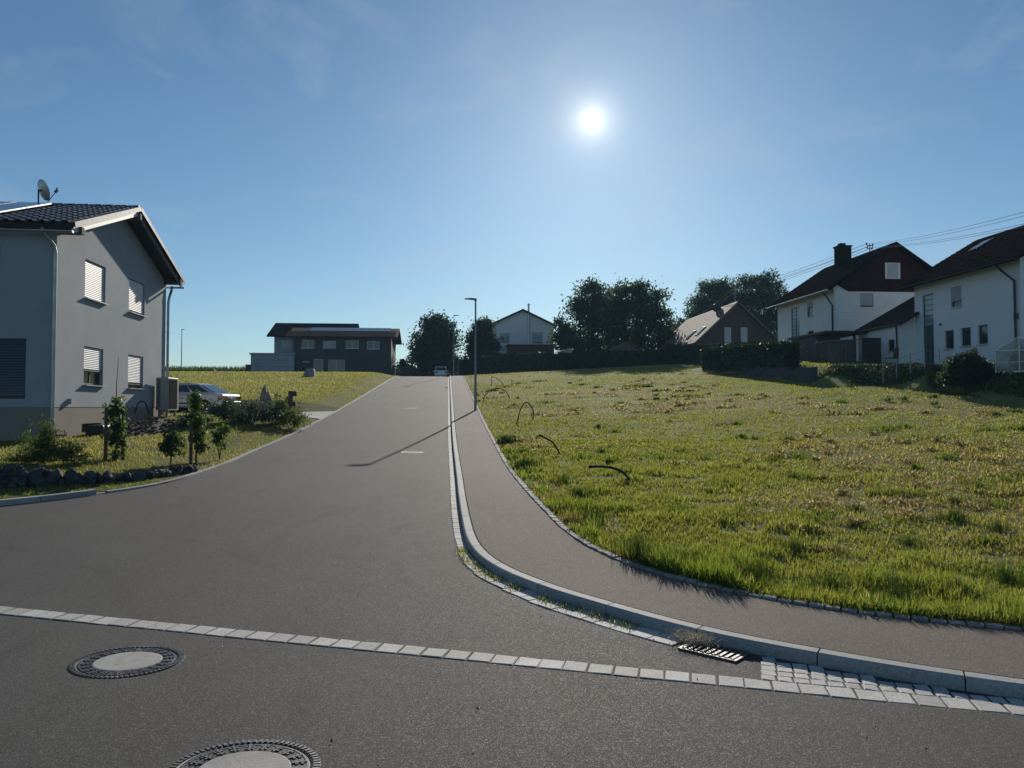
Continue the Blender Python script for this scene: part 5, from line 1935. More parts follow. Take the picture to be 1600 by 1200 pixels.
def hedge(name, label, pts, width, zt, n, size, mat, zb=None, group="hedges", lump=.12):
    """clipped hedge along world points; zt: list of top heights"""
    pts = [Vector((p[0], p[1], 0)) for p in pts]
    mid = sum(pts, Vector()) / len(pts)
    t = thing(name, label, "hedge", (mid.x, mid.y, h(mid.x, mid.y)), group)
    core = MB()
    Ps, Os = [], []
    tot = sum((pts[i + 1] - pts[i]).length for i in range(len(pts) - 1))
    for i in range(len(pts) - 1):
        a, c = pts[i], pts[i + 1]
        u_ = (c - a).normalized()
        nn_ = Vector((u_.y, -u_.x, 0))
        L = (c - a).length
        k = int(n * L / tot)
        s = rng.uniform(0, 1, k)
        z0 = np.array([h(*(a.lerp(c, q)).xy) for q in s])
        z1 = zt[i] + (zt[i + 1] - zt[i]) * s
        face = rng.uniform(0, 1, k)
        v = rng.uniform(0, 1, k)
        side = np.where(face < .3, rng.uniform(-1, 1, k), np.where(face < .65, 1, -1))
        z = np.where(face < .3, z1, z0 + (z1 - z0) * v)
        wv = .5 * width * side + rng.normal(0, .06, k)
        z = z + rng.normal(0, .06, k) + lump * (fbm(s * L, z * 2, 1.1) - .5)
        P = np.c_[a.x + u_.x * s * L + nn_.x * wv, a.y + u_.y * s * L + nn_.y * wv, z]
        if i in (0, len(pts) - 2):
            ke = 260
            for e_, p_, zt__ in (((a, 0, zt[i]) if i == 0 else None, None, None), ((c, 1, zt[i + 1]) if i == len(pts) - 2 else None, None, None)):
                if e_ is None:
                    continue
                pt, sg, ztop_ = e_
                wv_ = rng.uniform(-.5, .5, ke) * width
                ze = h(pt.x, pt.y) + (ztop_ - h(pt.x, pt.y)) * rng.uniform(0, 1, ke)
                Ps.append(np.c_[pt.x + nn_.x * wv_ + u_.x * rng.normal(0, .05, ke), pt.y + nn_.y * wv_ + u_.y * rng.normal(0, .05, ke), ze])
                oe_ = np.zeros((ke, 3)); oe_[:, :2] = np.array(u_.xy) * (1 if sg else -1)
                Os.append(oe_)
        Ps.append(P)
        o_ = np.zeros((k, 3)); o_[:, 0] = nn_.x * side; o_[:, 1] = nn_.y * side; o_[face < .3, 2] = 1
        Os.append(o_)
        m = max(2, int(L / 1.5))
        sec = []
        for q in range(m):
            p, p2 = a.lerp(c, q / m), a.lerp(c, (q + 1) / m)
            zz = min(h(p.x, p.y), h(p2.x, p2.y)) - .2
            zq, zq2 = zt[i] + (zt[i + 1] - zt[i]) * q / m, zt[i] + (zt[i + 1] - zt[i]) * (q + 1) / m
            w_ = nn_ * (width / 2 - .06)
            if i == 0 and q == 0:
                p = p + u_ * .12
            if i == len(pts) - 2 and q == m - 1:
                p2 = p2 - u_ * .12
            core.prism([(p.x + w_.x, p.y + w_.y, zz), (p2.x + w_.x, p2.y + w_.y, zz), (p2.x + w_.x, p2.y + w_.y, zq2 - .06), (p.x + w_.x, p.y + w_.y, zq - .06)], w_ * -2)
    core.build("branches", M["leaf_hedge"], t)
    P, O = np.vstack(Ps), np.vstack(Os)
    quads_mesh("foliage", leaf_quads(P, size, outward=O), quadF(len(P)), mat, t)
    return t


def hpt(px, py, Y):
    c = at(px, py, Y)
    return (c.x, c.y), c.z


def hedge_px(name, label, ends, width, n, size, mat, **kw):
    p = [hpt(*e) for e in ends]
    return hedge(name, label, [a for a, _ in p], width, [z for _, z in p], n, size, mat, **kw)


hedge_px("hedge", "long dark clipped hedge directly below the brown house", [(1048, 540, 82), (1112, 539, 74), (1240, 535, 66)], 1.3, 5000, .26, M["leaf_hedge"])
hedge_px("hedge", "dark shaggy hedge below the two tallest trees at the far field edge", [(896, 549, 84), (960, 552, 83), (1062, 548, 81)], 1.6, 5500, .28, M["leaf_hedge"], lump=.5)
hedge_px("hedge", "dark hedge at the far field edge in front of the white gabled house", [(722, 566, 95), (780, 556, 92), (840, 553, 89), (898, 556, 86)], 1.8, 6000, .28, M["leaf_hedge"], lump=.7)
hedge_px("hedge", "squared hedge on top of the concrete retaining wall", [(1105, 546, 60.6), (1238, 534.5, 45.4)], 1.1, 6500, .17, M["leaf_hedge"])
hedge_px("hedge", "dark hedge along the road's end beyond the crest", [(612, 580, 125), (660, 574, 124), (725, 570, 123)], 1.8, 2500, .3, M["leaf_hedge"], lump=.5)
# concrete retaining wall below it
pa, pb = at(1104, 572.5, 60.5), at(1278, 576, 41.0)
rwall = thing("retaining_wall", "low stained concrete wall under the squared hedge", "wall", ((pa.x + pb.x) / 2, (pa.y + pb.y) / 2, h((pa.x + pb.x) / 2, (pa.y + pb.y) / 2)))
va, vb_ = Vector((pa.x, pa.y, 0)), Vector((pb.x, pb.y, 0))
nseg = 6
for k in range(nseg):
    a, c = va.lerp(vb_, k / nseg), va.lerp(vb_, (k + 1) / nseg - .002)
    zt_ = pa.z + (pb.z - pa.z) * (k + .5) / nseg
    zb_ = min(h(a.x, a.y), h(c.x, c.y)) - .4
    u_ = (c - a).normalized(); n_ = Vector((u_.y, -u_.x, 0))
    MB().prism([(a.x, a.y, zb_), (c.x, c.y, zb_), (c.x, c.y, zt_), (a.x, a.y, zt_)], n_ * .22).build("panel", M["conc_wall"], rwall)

# bush by the greenhouse, plants inside it and along the bank
bp = at_depth(1508, 600, 33.5)
k = 33.5 / FPX
bz_ = h(bp.x, bp.y)
lob = []
for px, py, rx, ry in ((1500, 578, 24, 22), (1525, 580, 20, 22), (1484, 590, 18, 14), (1512, 565, 20, 14), (1535, 590, 14, 16)):
    q = at_depth(px, py, 33.5)
    lob.append((q.x, q.y, q.z, rx * k, rx * k, ry * k))
tree("bush", "rounded dark bush beside the greenhouse in front of the white wall", (bp.x, bp.y, bz_), lob, 5200, .17, M["leaf_dark"], .06, 0.6, "bush", "shrubs", clump=.14, shell=.2, limbs=4)
q = Vector((gx0, gy0, 0)) + gu * .85 + gv * 1.0
gzz = h(q.x, q.y)
lob = [(q.x, q.y, gzz + .5, .5, .7, .45), (q.x + .3, q.y + .5, gzz + .6, .4, .5, .5)]
tree("tomato_plant", "leafy green plants growing inside the little greenhouse", (q.x, q.y, gzz), lob, 900, .16, M["leaf"], .02, .9, "plants", None, clump=.12, shell=.1, limbs=3)
for i, (px, py, D, hh) in enumerate(((1385, 601, 32, .13), (1412, 602, 32, .12), (1330, 598, 38, .13), (1460, 609, 30, .12))):
    q = at_depth(px, py, D)
    zz = h(q.x, q.y)
    lob = [(q.x, q.y, zz + hh * .5, hh, hh * .6, hh * .5)]
    tree("weed_clump", ("tall weed tuft on the dark bank below the annex", "second weed tuft on the dark bank, just right of the taller one", "weed tuft on the bank below the garden shed", "weed tuft on the bank below the bush by the greenhouse")[i],
         (q.x, q.y, zz), lob, 110, .10, M["leaf_fresh"], .01, hh, "weeds", "weeds on the bank", clump=.10, shell=.1, limbs=3)


# ---- left garden planting
def gbase(px, D):
    q = at_depth(px, 640, D)
    return Vector((q.x, q.y, h(q.x, q.y)))


def d_lobes(spec, D):
    o = []
    k = D / FPX
    for px, py, rx, ry in spec:
        c = at_depth(px, py, D)
        o.append((c.x, c.y, c.z, rx * k, rx * k * .9, ry * k))
    return o


def stake(px, D, ytop, label, r=.04):
    b0 = gbase(px, D)
    zt_ = at_depth(px, ytop, D).z
    o = MB().tube([b0 - Z3 * .2, Vector((b0.x, b0.y, zt_))], [r, r * .92], 8).build("tree_stake", M["stake"], None)
    return tag(o, label, "stake", "stakes of the young trees")


g0 = gbase(182, 17.2)
tree("young_tree", "narrow leafy young tree with a long bare whip, nearer the house wall", g0, d_lobes([(180, 640, 11, 16), (183, 665, 13, 18), (180, 690, 14, 16), (184, 712, 10, 10), (186, 628, 8, 10)], 17.2), 1500, .085, M["leaf_fresh"], .022, 1.5, "young tree", "young trees in the garden", clump=.07, shell=.1, limbs=5)
q = [at_depth(181, 640, 17.2), at_depth(182, 605, 17.2), at_depth(185, 558, 17.2)]
MB().tube(q, [.012, .009, .004], 6).build("whip", M["bark"], bpy.data.objects["young_tree"])
stake(166, 17.0, 636, "dark wooden stake left of the narrow young tree with the whip")
stake(193, 17.4, 640, "wooden stake right of the narrow young tree with the whip")
tree("young_tree", "narrow leafy young tree between a stake and the low round shrub", gbase(308, 18.8), d_lobes([(306, 630, 10, 16), (310, 655, 12, 18), (308, 680, 12, 16), (311, 700, 9, 9), (303, 618, 5, 9)], 18.8), 1500, .085, M["leaf_fresh"], .022, 1.5, "young tree", "young trees in the garden", clump=.07, shell=.1, limbs=5)
stake(299, 18.6, 655, "short wooden stake left of the second young tree")
tree("garden_shrub", "compact round shrub on the lawn left of the second young tree", gbase(268, 17.4), d_lobes([(262, 696, 13, 14), (277, 694, 13, 15), (268, 684, 14, 10), (268, 708, 12, 8)], 17.4), 1100, .08, M["leaf"], .02, .35, "shrub", "shrubs in the garden", clump=.06, shell=.1, limbs=4)
tree("garden_shrub", "small open bright green shrub right of the second young tree", gbase(344, 19.8), d_lobes([(338, 682, 9, 12), (350, 674, 11, 9), (345, 690, 9, 8), (357, 668, 5, 6)], 19.8), 650, .085, M["leaf_fresh"], .016, .35, "shrub", "shrubs in the garden", clump=.06, shell=.1, limbs=4)
tree("juniper", "spreading feathery juniper above the dry stone wall", gbase(70, 15.6), d_lobes([(66, 705, 22, 26), (80, 690, 16, 22), (45, 715, 26, 14), (95, 712, 28, 12), (70, 675, 9, 18), (42, 685, 8, 18), (110, 700, 18, 10), (25, 722, 22, 8), (118, 722, 12, 10)], 15.6),
     5200, .085, M["leaf_light"], .03, .5, "shrub", "shrubs in the garden", clump=.085, shell=.15, limbs=8, aspect=.28)
tree("garden_sapling", "thin little sapling by the stone wall below the basement window", gbase(131, 15.9), d_lobes([(131, 712, 5, 14), (134, 725, 5, 6)], 15.9), 120, .07, M["leaf"], .008, .35, "sapling", None, clump=.05, shell=.1, limbs=2)
# bed of lavender and shrubs beside the drive
for i, (px, py, rx, ry, D, mt, n_, lab) in enumerate((
        (300, 640, 22, 16, 25, "leaf_dark", 1500, "dark low bush between the heat pump and the second young tree"),
        (350, 645, 32, 22, 27, "leaf_grey", 2600, "grey-green lavender cushion left of the pale carved figure"),
        (395, 648, 34, 20, 28, "leaf_grey", 2600, "grey-green lavender cushion below the pale carved figure"),
        (432, 640, 22, 26, 29, "leaf", 1500, "leafy dark green bush between the two wooden figures"),
        (455, 655, 26, 18, 28.5, "leaf_light", 1500, "light feathery bush at the drive entrance corner"),
        (383, 630, 12, 12, 30, "leaf_grey", 700, "pale silvery tuft standing left of the carved figure"))):
    c = gbase(px, D)
    k = D / FPX
    lob = [(c.x + dx * rx * k, c.y + dy, c.z + ry * k * zz, rx * k * .6, rx * k * .5, ry * k * .9) for dx, dy, zz in ((-.45, .1, .7), (.45, -.1, .8), (0, .2, 1.0))]
    tree("bed_plant", lab, c, lob, n_, .11, M[mt], .015, .3, "shrub", "shrubs in the bed by the drive", clump=.10, shell=.1, limbs=3, aspect=.35)

# dry stone wall
dsw = thing("dry_stone_wall", "low dry stone wall of dark boulders holding the garden lawn", "wall", (-7.6, 14.7, .2))
rock_meshes = []
for k in range(9):
    bm = bmesh.new()
    bmesh.ops.create_icosphere(bm, subdivisions=2, radius=1.0)
    sd_ = [Vector((random.gauss(0, 1), random.gauss(0, 1), random.gauss(0, 1))).normalized() for _ in range(9)]
    cut = [random.uniform(.45, .8) for _ in sd_]
    for v in bm.verts:
        p = v.co.copy()
        for n_, c_ in zip(sd_, cut):
            e = p.dot(n_) - c_
            if e > 0:
                p -= n_ * e * .85
        v.co = p * (1 + random.uniform(-.04, .04))
    me = bpy.data.meshes.new("stone")
    bm.to_mesh(me); bm.free()
    me.materials.append(M["rock"])
    rock_meshes.append(me)
wq = resample(wall_l[(wall_l[:, 0] > -10.6)], .02)
wn_ = lat(wq)
L = len(wq) * .02
fill = MB()
fill.add(*sweep(wq[::12], -wn_[::12], lambda x, y: float(road_z(x, y)), [(-.16, -.1), (-.16, .02), (.02, .02), (.02, -.1)]))
for i in range(0, len(wq) - 12, 12):
    (x0, y0), (x1, y1) = wq[i], wq[i + 12]
    z0, z1 = [max(h(x, y), float(verge_z(np.array([x]), np.array([y]))[0])) + .012 for x, y in ((x0, y0), (x1, y1))]
    fill.prism([(x0, y0 - .005, float(road_z(x0, y0)) - .1), (x1, y1 - .005, float(road_z(x1, y1)) - .1), (x1, y1 - .005, z1), (x0, y0 - .005, z0)], (-.10, .14, 0))
fill.build("earth_fill", M["soil"], dsw)
nst = 0
for course in range(5):
    s = random.uniform(0, .1)
    while s < L - .05 and nst < 290:
        i = int(s / .02)
        x, y = wq[i]
        lowz = float(road_z(x, y)) + .03
        hh = max(.13, h(x - .15, y + .25) + .05 - lowz)
        k = random.uniform(.65, 1.25) * .105
        lift = course * .10
        if lift < hh:
            ny = .03 + course * .02
            inst("stone", rock_meshes[random.randrange(9)], dsw, (x + random.uniform(-.02, .02), y - .10 + ny + random.uniform(-.03, .03), lowz + min(lift, hh - .04) + random.uniform(0, .03)),
                 (random.uniform(0, 6.3), random.uniform(-.5, .5), random.uniform(0, 6.3)), (k * 1.35, k * 1.1, k * .85))
            nst += 1
        s += k * 1.75


# ------------------------------------------------------------------ grass
def blades(P, hgt, wid, lean, col, yaw=None):
    """grass blades: base pair, middle pair, tip"""
    n = len(P)
    yaw = rng.uniform(0, 2 * np.pi, n) if yaw is None else yaw
    d = np.c_[np.cos(yaw), np.sin(yaw), np.zeros(n)]
    q = yaw + rng.uniform(-.8, .8, n) + np.pi / 2
    w = np.c_[np.cos(q), np.sin(q), np.zeros(n)] * (wid / 2)[:, None]
    up = np.array([0, 0, 1.0])
    h1 = (hgt * .55)[:, None]
    m = P + up * h1 * np.cos(lean * .5)[:, None] + d * h1 * np.sin(lean * .5)[:, None]
    t = m + up * (hgt * .45 * np.cos(lean))[:, None] + d * (hgt * .45 * np.sin(lean))[:, None]
    V = np.stack([P - w, P + w, m + w * .75, m - w * .75, t], 1)
    F = np.array([[0, 1, 2], [0, 2, 3], [3, 2, 4]])
    F = (np.arange(n)[:, None, None] * 5 + F[None]).reshape(-1, 3)
    tone = np.repeat(col, 5, 0)
    return V.reshape(-1, 3), F, tone


GREEN, LUSH, STRAW, BROWN, OLIVE = np.array((.185, .212, .056)), np.array((.130, .195, .034)), np.array((.50, .42, .22)), np.array((.17, .115, .07)), np.array((.225, .225, .068))


def polar(n, a0, a1, d0, d1):
    az = rng.uniform(a0, a1, n)
    D = np.exp(rng.uniform(math.log(d0), math.log(d1), n))
    return np.sin(az) * D, np.cos(az) * D, D


def grass_patch(name, n, a0, a1, d0, d1, poly, hfun, style):
    x, y, D = polar(n, a0, a1, d0, d1)
    k = inside(poly, x, y)
    x, y, D = x[k], y[k], D[k]
    hgt, wid, lean, col, keep = style(x, y, D)
    x, y, D, hgt, wid, lean, col = [a[keep] for a in (x, y, D, hgt, wid, lean, col)]
    z = hfun(x, y) - .02
    V, F, T = blades(np.c_[x, y, z], hgt, wid, lean, col)
    o = quads_mesh(name, V, F, M["grass"], tone=T)
    return tag(o, kind="stuff")


def lumpz(x, y):
    return H(x, y) + .10 * (fbm(x, y, .5) - .5) * np.clip(np.abs(x) - 1, 0, 1) - .015


def meadow_dry(x, y):
    patch = np.exp(-(((x - 13) / 7) ** 2 + ((y - 22) / 8) ** 2)) + .6 * np.exp(-(((x - 8) / 5) ** 2 + ((y - 38) / 7) ** 2)) - .5 * np.exp(-(((x - 4) / 4) ** 2 + ((y - 19) / 9) ** 2))
    a = fbm(x * .8 + 3, y * .8, .22)
    b = fbm(x + 40, y, 1.1)
    return np.clip((a - .45) * 3.2 + .85 * patch + (b - .5) * 1.3 + .06, 0, 1)


def meadow_style(x, y, D):
    n = len(x)
    near_edge = edge_dist(x, y, walk_l[walk_l[:, 1] < 40])
    a = fbm(x, y, .30)
    b = fbm(x + 40, y, 1.1)
    c = fbm(x, y + 70, 3.2, 3)
    e = fbm(x + 9, y + 31, .8, 3)
    # mown and drying further in; fresh along the pavement and near the corner
    lush = np.clip((.25 + 1.9 * np.clip(e - .25, 0, 1) - near_edge) / .9, 0, 1) * np.clip((20 - D) / 9, .05, 1)
    lush = lush * np.where(y > 9.3, np.clip((e - .50) * 5, .05, .8), 1.0)
    lush = np.clip(lush + np.clip((b - .60) * 4, 0, .7) * np.clip((24 - D) / 14, 0, 1), 0, 1)
    dry = meadow_dry(x, y) * (1 - .8 * lush)
    dead = (near_edge < .15 + 1.3 * e) & (y > 8.9) & (y < 20) & (b < .58)
    hgt = (.05 + .04 * c + .07 * np.clip(b - .42, 0, 1) + lush * (.10 + .14 * c)) * rng.uniform(.5, 1.45, n)
    straw = (rng.random(n) < (.12 + .70 * dry) * (1 - .6 * lush)) | (dead & (rng.random(n) < .8))
    hgt = np.where(straw, hgt * .8, hgt)
    lean = np.where(straw, rng.uniform(.6, 1.75, n), rng.uniform(.1, 1.15, n))
    base = np.where((rng.random(n) < .5)[:, None], GREEN, OLIVE)
    base = base * (1 - lush[:, None] * .75) + LUSH * lush[:, None] * .75
    sc = np.where((rng.random(n) < .55 - .4 * dead)[:, None], STRAW * .85, BROWN * 1.2)
    col = np.where(straw[:, None], sc, base)
    col = col * rng.uniform(.72, 1.28, n)[:, None]
    wid = np.clip(.0012 * D, .006, .012 + .0008 * D) * np.where(straw, .75, 1.0) * rng.uniform(.6, 1.4, n)
    bare = (c < .36) & (lush < .3)
    keep = ~(bare & (rng.random(n) < .8))
    return hgt, wid, lean, col, keep


me_ = meadow.data
xy = np.empty(len(me_.vertices) * 3)
me_.vertices.foreach_get("co", xy)
xy = xy.reshape(-1, 3)
dr = meadow_dry(xy[:, 0], xy[:, 1])[:, None]
gt_ = np.array((.185, .215, .050)) * (1 - dr) + np.array((.29, .24, .095)) * dr
at_ = me_.attributes.new("tone", "FLOAT_COLOR", "POINT")
at_.data.foreach_set("color", np.c_[gt_, np.ones(len(gt_))].astype(np.float32).ravel())
mead_in = np.vstack([off_line(walk_l, .10), [(70, -13), (90, 60), (60, 95), (1.4, 95)]])
grass_patch("meadow_grass", 325000, R(-1.0), R(49), 5.6, 24, mead_in, lumpz, meadow_style)
grass_patch("meadow_grass", 250000, R(-1.0), R(49), 22, 92, mead_in, lumpz, meadow_style)


def overhang(x, y, D):
    n = len(x)
    c = fbm(x, y, 2.2, 3)
    hgt = (.05 + .22 * np.clip(c - .25, 0, 1)) * rng.uniform(.6, 1.4, n)
    col = np.where((rng.random(n) < .8)[:, None], LUSH, STRAW * .8) * rng.uniform(.7, 1.35, n)[:, None]
    return hgt, np.clip(.0012 * D, .006, .03) * rng.uniform(.7, 1.4, n), rng.uniform(.2, 1.3, n), col, (c > .40) & ((y < 9.4) | (c > .56))


ring = np.vstack([off_line(walk_l, .07), off_line(walk_l, .62)[::-1]])
grass_patch("edge_grass", 145000, R(2), R(50), 5.6, 22, ring, lumpz, overhang)


def tussocks():
    Ps, Hs, Ws, Ls, Cs = [], [], [], [], []
    spec = [(996, 872, .34, 420), (1238, 862, .22, 200), (1490, 812, .22, 200), (1338, 798, .14, 120), (905, 775, .2, 200), (790, 692, .26, 300), (822, 731, .26, 340), (1010, 884, .22, 200),
            (1062, 888, .26, 220), (1180, 905, .24, 200), (1400, 935, .26, 220), (1560, 830, .18, 150), (880, 752, .16, 150), (1130, 820, .12, 120), (930, 812, .2, 200), (1240, 745, .14, 100),
            (1570, 905, .24, 200), (1300, 920, .22, 200), (1110, 770, .1, 90), (1420, 850, .16, 150)]
    for px, py, hh, n in spec:
        c = on_ground(px, py)
        r = np.abs(rng.normal(0, .11 * hh / .2, n))
        a = rng.uniform(0, 6.28, n)
        x, y = c.x + r * np.cos(a) * 1.5, c.y + r * np.sin(a)
        k = inside(mead_in, x, y)
        x, y = x[k], y[k]
        m = len(x)
        Ps.append(np.c_[x, y, lumpz(x, y) - .02]); Hs.append(hh * rng.uniform(.6, 1.3, m)); Ws.append(np.full(m, .007) * max(1, c.y / 9)); Ls.append(rng.uniform(.05, .8, m))
        Cs.append(LUSH * rng.uniform(.45, .95, m)[:, None])  # blades darkened in colour for the tufts' shaded near side
    V, F, T = blades(np.vstack(Ps), np.concatenate(Hs), np.concatenate(Ws), np.concatenate(Ls), np.vstack(Cs))
    return tag(quads_mesh("grass_tussocks", V, F, M["grass_shaded"], tone=T), kind="stuff")


tussocks()
# scattered darker hummocks and raked clumps of cut grass all over the meadow
n_h = 900
hx_, hy_c, hd_ = polar(n_h, R(1), R(39), 7.5, 62)
cut0 = rng.random(n_h) < .72
kk_ = inside(mead_in, hx_, hy_c) & np.where(cut0, meadow_dry(hx_, hy_c) > .45, (fbm(hx_, hy_c, .22) > .40) & (rng.random(n_h) < .6))
cut0 = cut0[kk_]
hx_, hy_c, hd_ = hx_[kk_], hy_c[kk_], hd_[kk_]
m_ = 70
rr = np.abs(rng.normal(0, 1, (len(hx_), m_))) * rng.uniform(.05, .26, (len(hx_), 1))
aa = rng.uniform(0, 6.28, (len(hx_), m_))
x = (hx_[:, None] + rr * np.cos(aa) * 2.4).ravel(); y = (hy_c[:, None] + rr * np.sin(aa)).ravel(); D = np.repeat(hd_, m_)
cut = np.repeat(cut0, m_)
kk_ = inside(mead_in, x, y)
x, y, D, cut = x[kk_], y[kk_], D[kk_], cut[kk_]
n = len(x)
V, F, T = blades(np.c_[x, y, lumpz(x, y) - .01 + np.where(cut, rng.uniform(0, .07, n), 0)], np.where(cut, .12, .15) * rng.uniform(.5, 1.3, n), np.clip(.0012 * D, .006, .06), np.where(cut, rng.uniform(1.0, 1.9, n), rng.uniform(.1, .9, n)),
                 np.where(cut[:, None], np.where((rng.random(n) < .5)[:, None], STRAW * .75, BROWN), LUSH * .68) * rng.uniform(.6, 1.3, n)[:, None])
tag(quads_mesh("grass_clumps", V, F, M["grass"], tone=T), kind="stuff")


# low dark leaves added over the bank below the gardens, standing in for shade
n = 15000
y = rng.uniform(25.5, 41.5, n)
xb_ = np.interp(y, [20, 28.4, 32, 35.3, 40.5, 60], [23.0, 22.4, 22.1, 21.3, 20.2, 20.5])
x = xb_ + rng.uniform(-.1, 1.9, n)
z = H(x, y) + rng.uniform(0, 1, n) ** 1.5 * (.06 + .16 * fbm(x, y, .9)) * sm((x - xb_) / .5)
tag(quads_mesh("bank_shade_leaves", leaf_quads(np.c_[x, y, z], .11), quadF(n), M["leaf_dark"]), kind="stuff")


def lawn_style(x, y, D):
    n = len(x)
    a, c = fbm(x, y, .4), fbm(x, y, 2.5, 3)
    far = np.clip((y - 38) / 6, 0, 1)
    hgt = (.045 + .04 * c + .04 * far) * rng.uniform(.6, 1.4, n)
    dry = np.clip((a - .42) * 2 + .25 * far, 0, .75)
    straw = rng.random(n) < .12 + dry * .5
    col = np.where(straw[:, None], STRAW * .75, np.where((rng.random(n) < .65)[:, None], GREEN, OLIVE)) * rng.uniform(.72, 1.25, n)[:, None]
    drive = (x < -5.2) & (y > 32.6) & (y < 38.4) & (x > -22)
    return hgt, np.clip(.0007 * D, .006, .05) * rng.uniform(.7, 1.3, n), rng.uniform(.1, 1.2, n), col, (c > .30) & ~drive


lawn_in = np.vstack([off_line(left_l, -.12)[:wi], off_line(wall_l, -.1), [(-60, 60), (-45, 95), (-5.3, 95)]])
lz = lambda x, y: H(x, y) + .05 * (fbm(x, y, .5) - .5) * np.clip(np.abs(x) - 1, 0, 1)
grass_patch("lawn_grass", 270000, R(-42), R(-3.5), 14, 92, lawn_in, lz, lawn_style)
verge_in = np.vstack([off_line(left_l, -.13)[wi:], off_line(wall_l, .12)[::-1]])
vz = verge_z


def verge_style(x, y, D):
    n = len(x)
    c = fbm(x, y, 3.0, 3)
    hgt = (.025 + .06 * c) * rng.uniform(.5, 1.4, n)
    col = np.where((rng.random(n) < .75)[:, None], LUSH, STRAW * .7) * rng.uniform(.6, 1.3, n)[:, None]
    return hgt, np.full(n, .011) * rng.uniform(.7, 1.4, n), rng.uniform(.1, 1.3, n), col, c > .47


grass_patch("verge_grass", 110000, R(-42), R(-16), 13, 20, verge_in, vz, verge_style)

# weeds in the gutter at the bend, straw caught on the drain
gp_ = []
for i in range(len(kerb_l)):
    x, y = kerb_l[i]
    if 6.9 < y < 10.4:
        gp_.append((x, y))
gp_ = resample(np.array(gp_), .02)
nl = lat(gp_) * side_k
n = 1500
k = rng.integers(0, len(gp_), n)
dens = fbm(gp_[k, 0] * 6, gp_[k, 1] * 6, .6)
kk_ = dens > .47 - .15 * (gp_[k, 1] > 8.6)
k = k[kk_]
off = -np.abs(rng.normal(.10, .05, len(k)))
P = np.c_[gp_[k, 0] + nl[k, 0] * off, gp_[k, 1] + nl[k, 1] * off, np.zeros(len(k))]
P[:, 2] = road_z(P[:, 0], P[:, 1]) + .005
m = len(P)
V, F, T = blades(P, rng.uniform(.02, .07, m), np.full(m, .006), rng.uniform(.2, 1.5, m), np.where((rng.random(m) < .6)[:, None], LUSH, STRAW * .8) * rng.uniform(.6, 1.2, m)[:, None])
tag(quads_mesh("gutter_weeds", V, F, M["grass"], tone=T), kind="stuff")
n = 420
cst = C3 - U3 * .20 - N3 * .06
P = np.array(cst)[None] + rng.normal(size=(n, 1)) * .085 * np.array(U3)[None, :] + rng.normal(size=(n, 1)) * .05 * np.array(N3)[None, :]
P[:, 2] = np.abs(rng.normal(0, .022, n)) + C3.z + .015
V, F, T = blades(P, rng.uniform(.05, .16, n), np.full(n, .0045), rng.uniform(.9, 1.9, n), STRAW[None] * rng.uniform(.6, 1.2, n)[:, None])
tag(quads_mesh("straw", V, F, M["straw_pale"], tone=T), kind="stuff")
# bits of leaf and grit on the road
n = 260
x, y, D = polar(n, R(-30), R(36), 3.6, 26)
kk_ = inside(road_poly, x, y)
P = np.c_[x[kk_], y[kk_], road_z(x[kk_], y[kk_]) + .006]
m = len(P)
V, F, T = blades(P, rng.uniform(.008, .03, m), rng.uniform(.006, .014, m), np.full(m, 1.5), np.where((rng.random(m) < .7)[:, None], BROWN * .35, STRAW) * rng.uniform(.5, 1.1, m)[:, None])
tag(quads_mesh("leaf_litter", V, F, M["grass"], tone=T), kind="stuff")

# maize field on the horizon at the left
n = 9000
x = rng.uniform(-75, -22, n)
y = rng.uniform(104, 112, n)
zz = H(x, y)
V, F, T = blades(np.c_[x, y, zz], rng.uniform(.8, 1.25, n), np.full(n, .16), rng.uniform(.1, 1.2, n), np.array((.05, .085, .025))[None] * rng.uniform(.6, 1.3, n)[:, None])
tag(quads_mesh("maize", V, F, M["grass"], tone=T), kind="stuff")

# ------------------------------------------------------------------ street lamps
def street_lamp(base, top_z, arm, label, r=.065):
    t = thing("street_lamp", label, "street lamp", base, "street lamps")
    x, y, z = base
    MB().tube([(x, y, z - .2), (x, y, z + 1.0), (x, y, z + 1.02), (x, y, top_z)], [r, r, r * .92, r * .6], 14).build("pole", M["steel"], t)
    s = 1 if arm > 0 else -1
    b = MB()
    b.tube([(x, y, top_z - .02), (x, y, top_z + .10)], r * .8, 12)
    b.build("collar", M["steel"], t)
    b = MB()
    a0, a1 = .04, abs(arm)
    sec0 = [(-.07, .02), (.07, .02), (.09, .05), (.05, .10), (-.05, .10), (-.09, .05)]
    v = [(x - s * .05, y + p, top_z + q) for p, q in sec0] + [(x + s * a1 * .35, y + p * 1.5, top_z + .03 + q) for p, q in sec0] + [(x + s * a1, y + p * 1.1, top_z + .06 + q * .5) for p, q in sec0]
    f = [tuple(range(6)), tuple(range(12, 18))] + [(r_ + i, r_ + (i + 1) % 6, r_ + 6 + (i + 1) % 6, r_ + 6 + i) for r_ in (0, 6) for i in range(6)]
    b.add(v, f)
    hd = b.build("lamp_head", M["steel"], t)
    MB().box((x + s * a1 * .62, y, top_z + .072), a1 * .5, .14, .012).build("lens", M["blind"], hd)
    b = MB().box((x, y - r * .98, z + .75), .09, .012, .38)
    b.build("service_door", M["steel"], t)
    return t


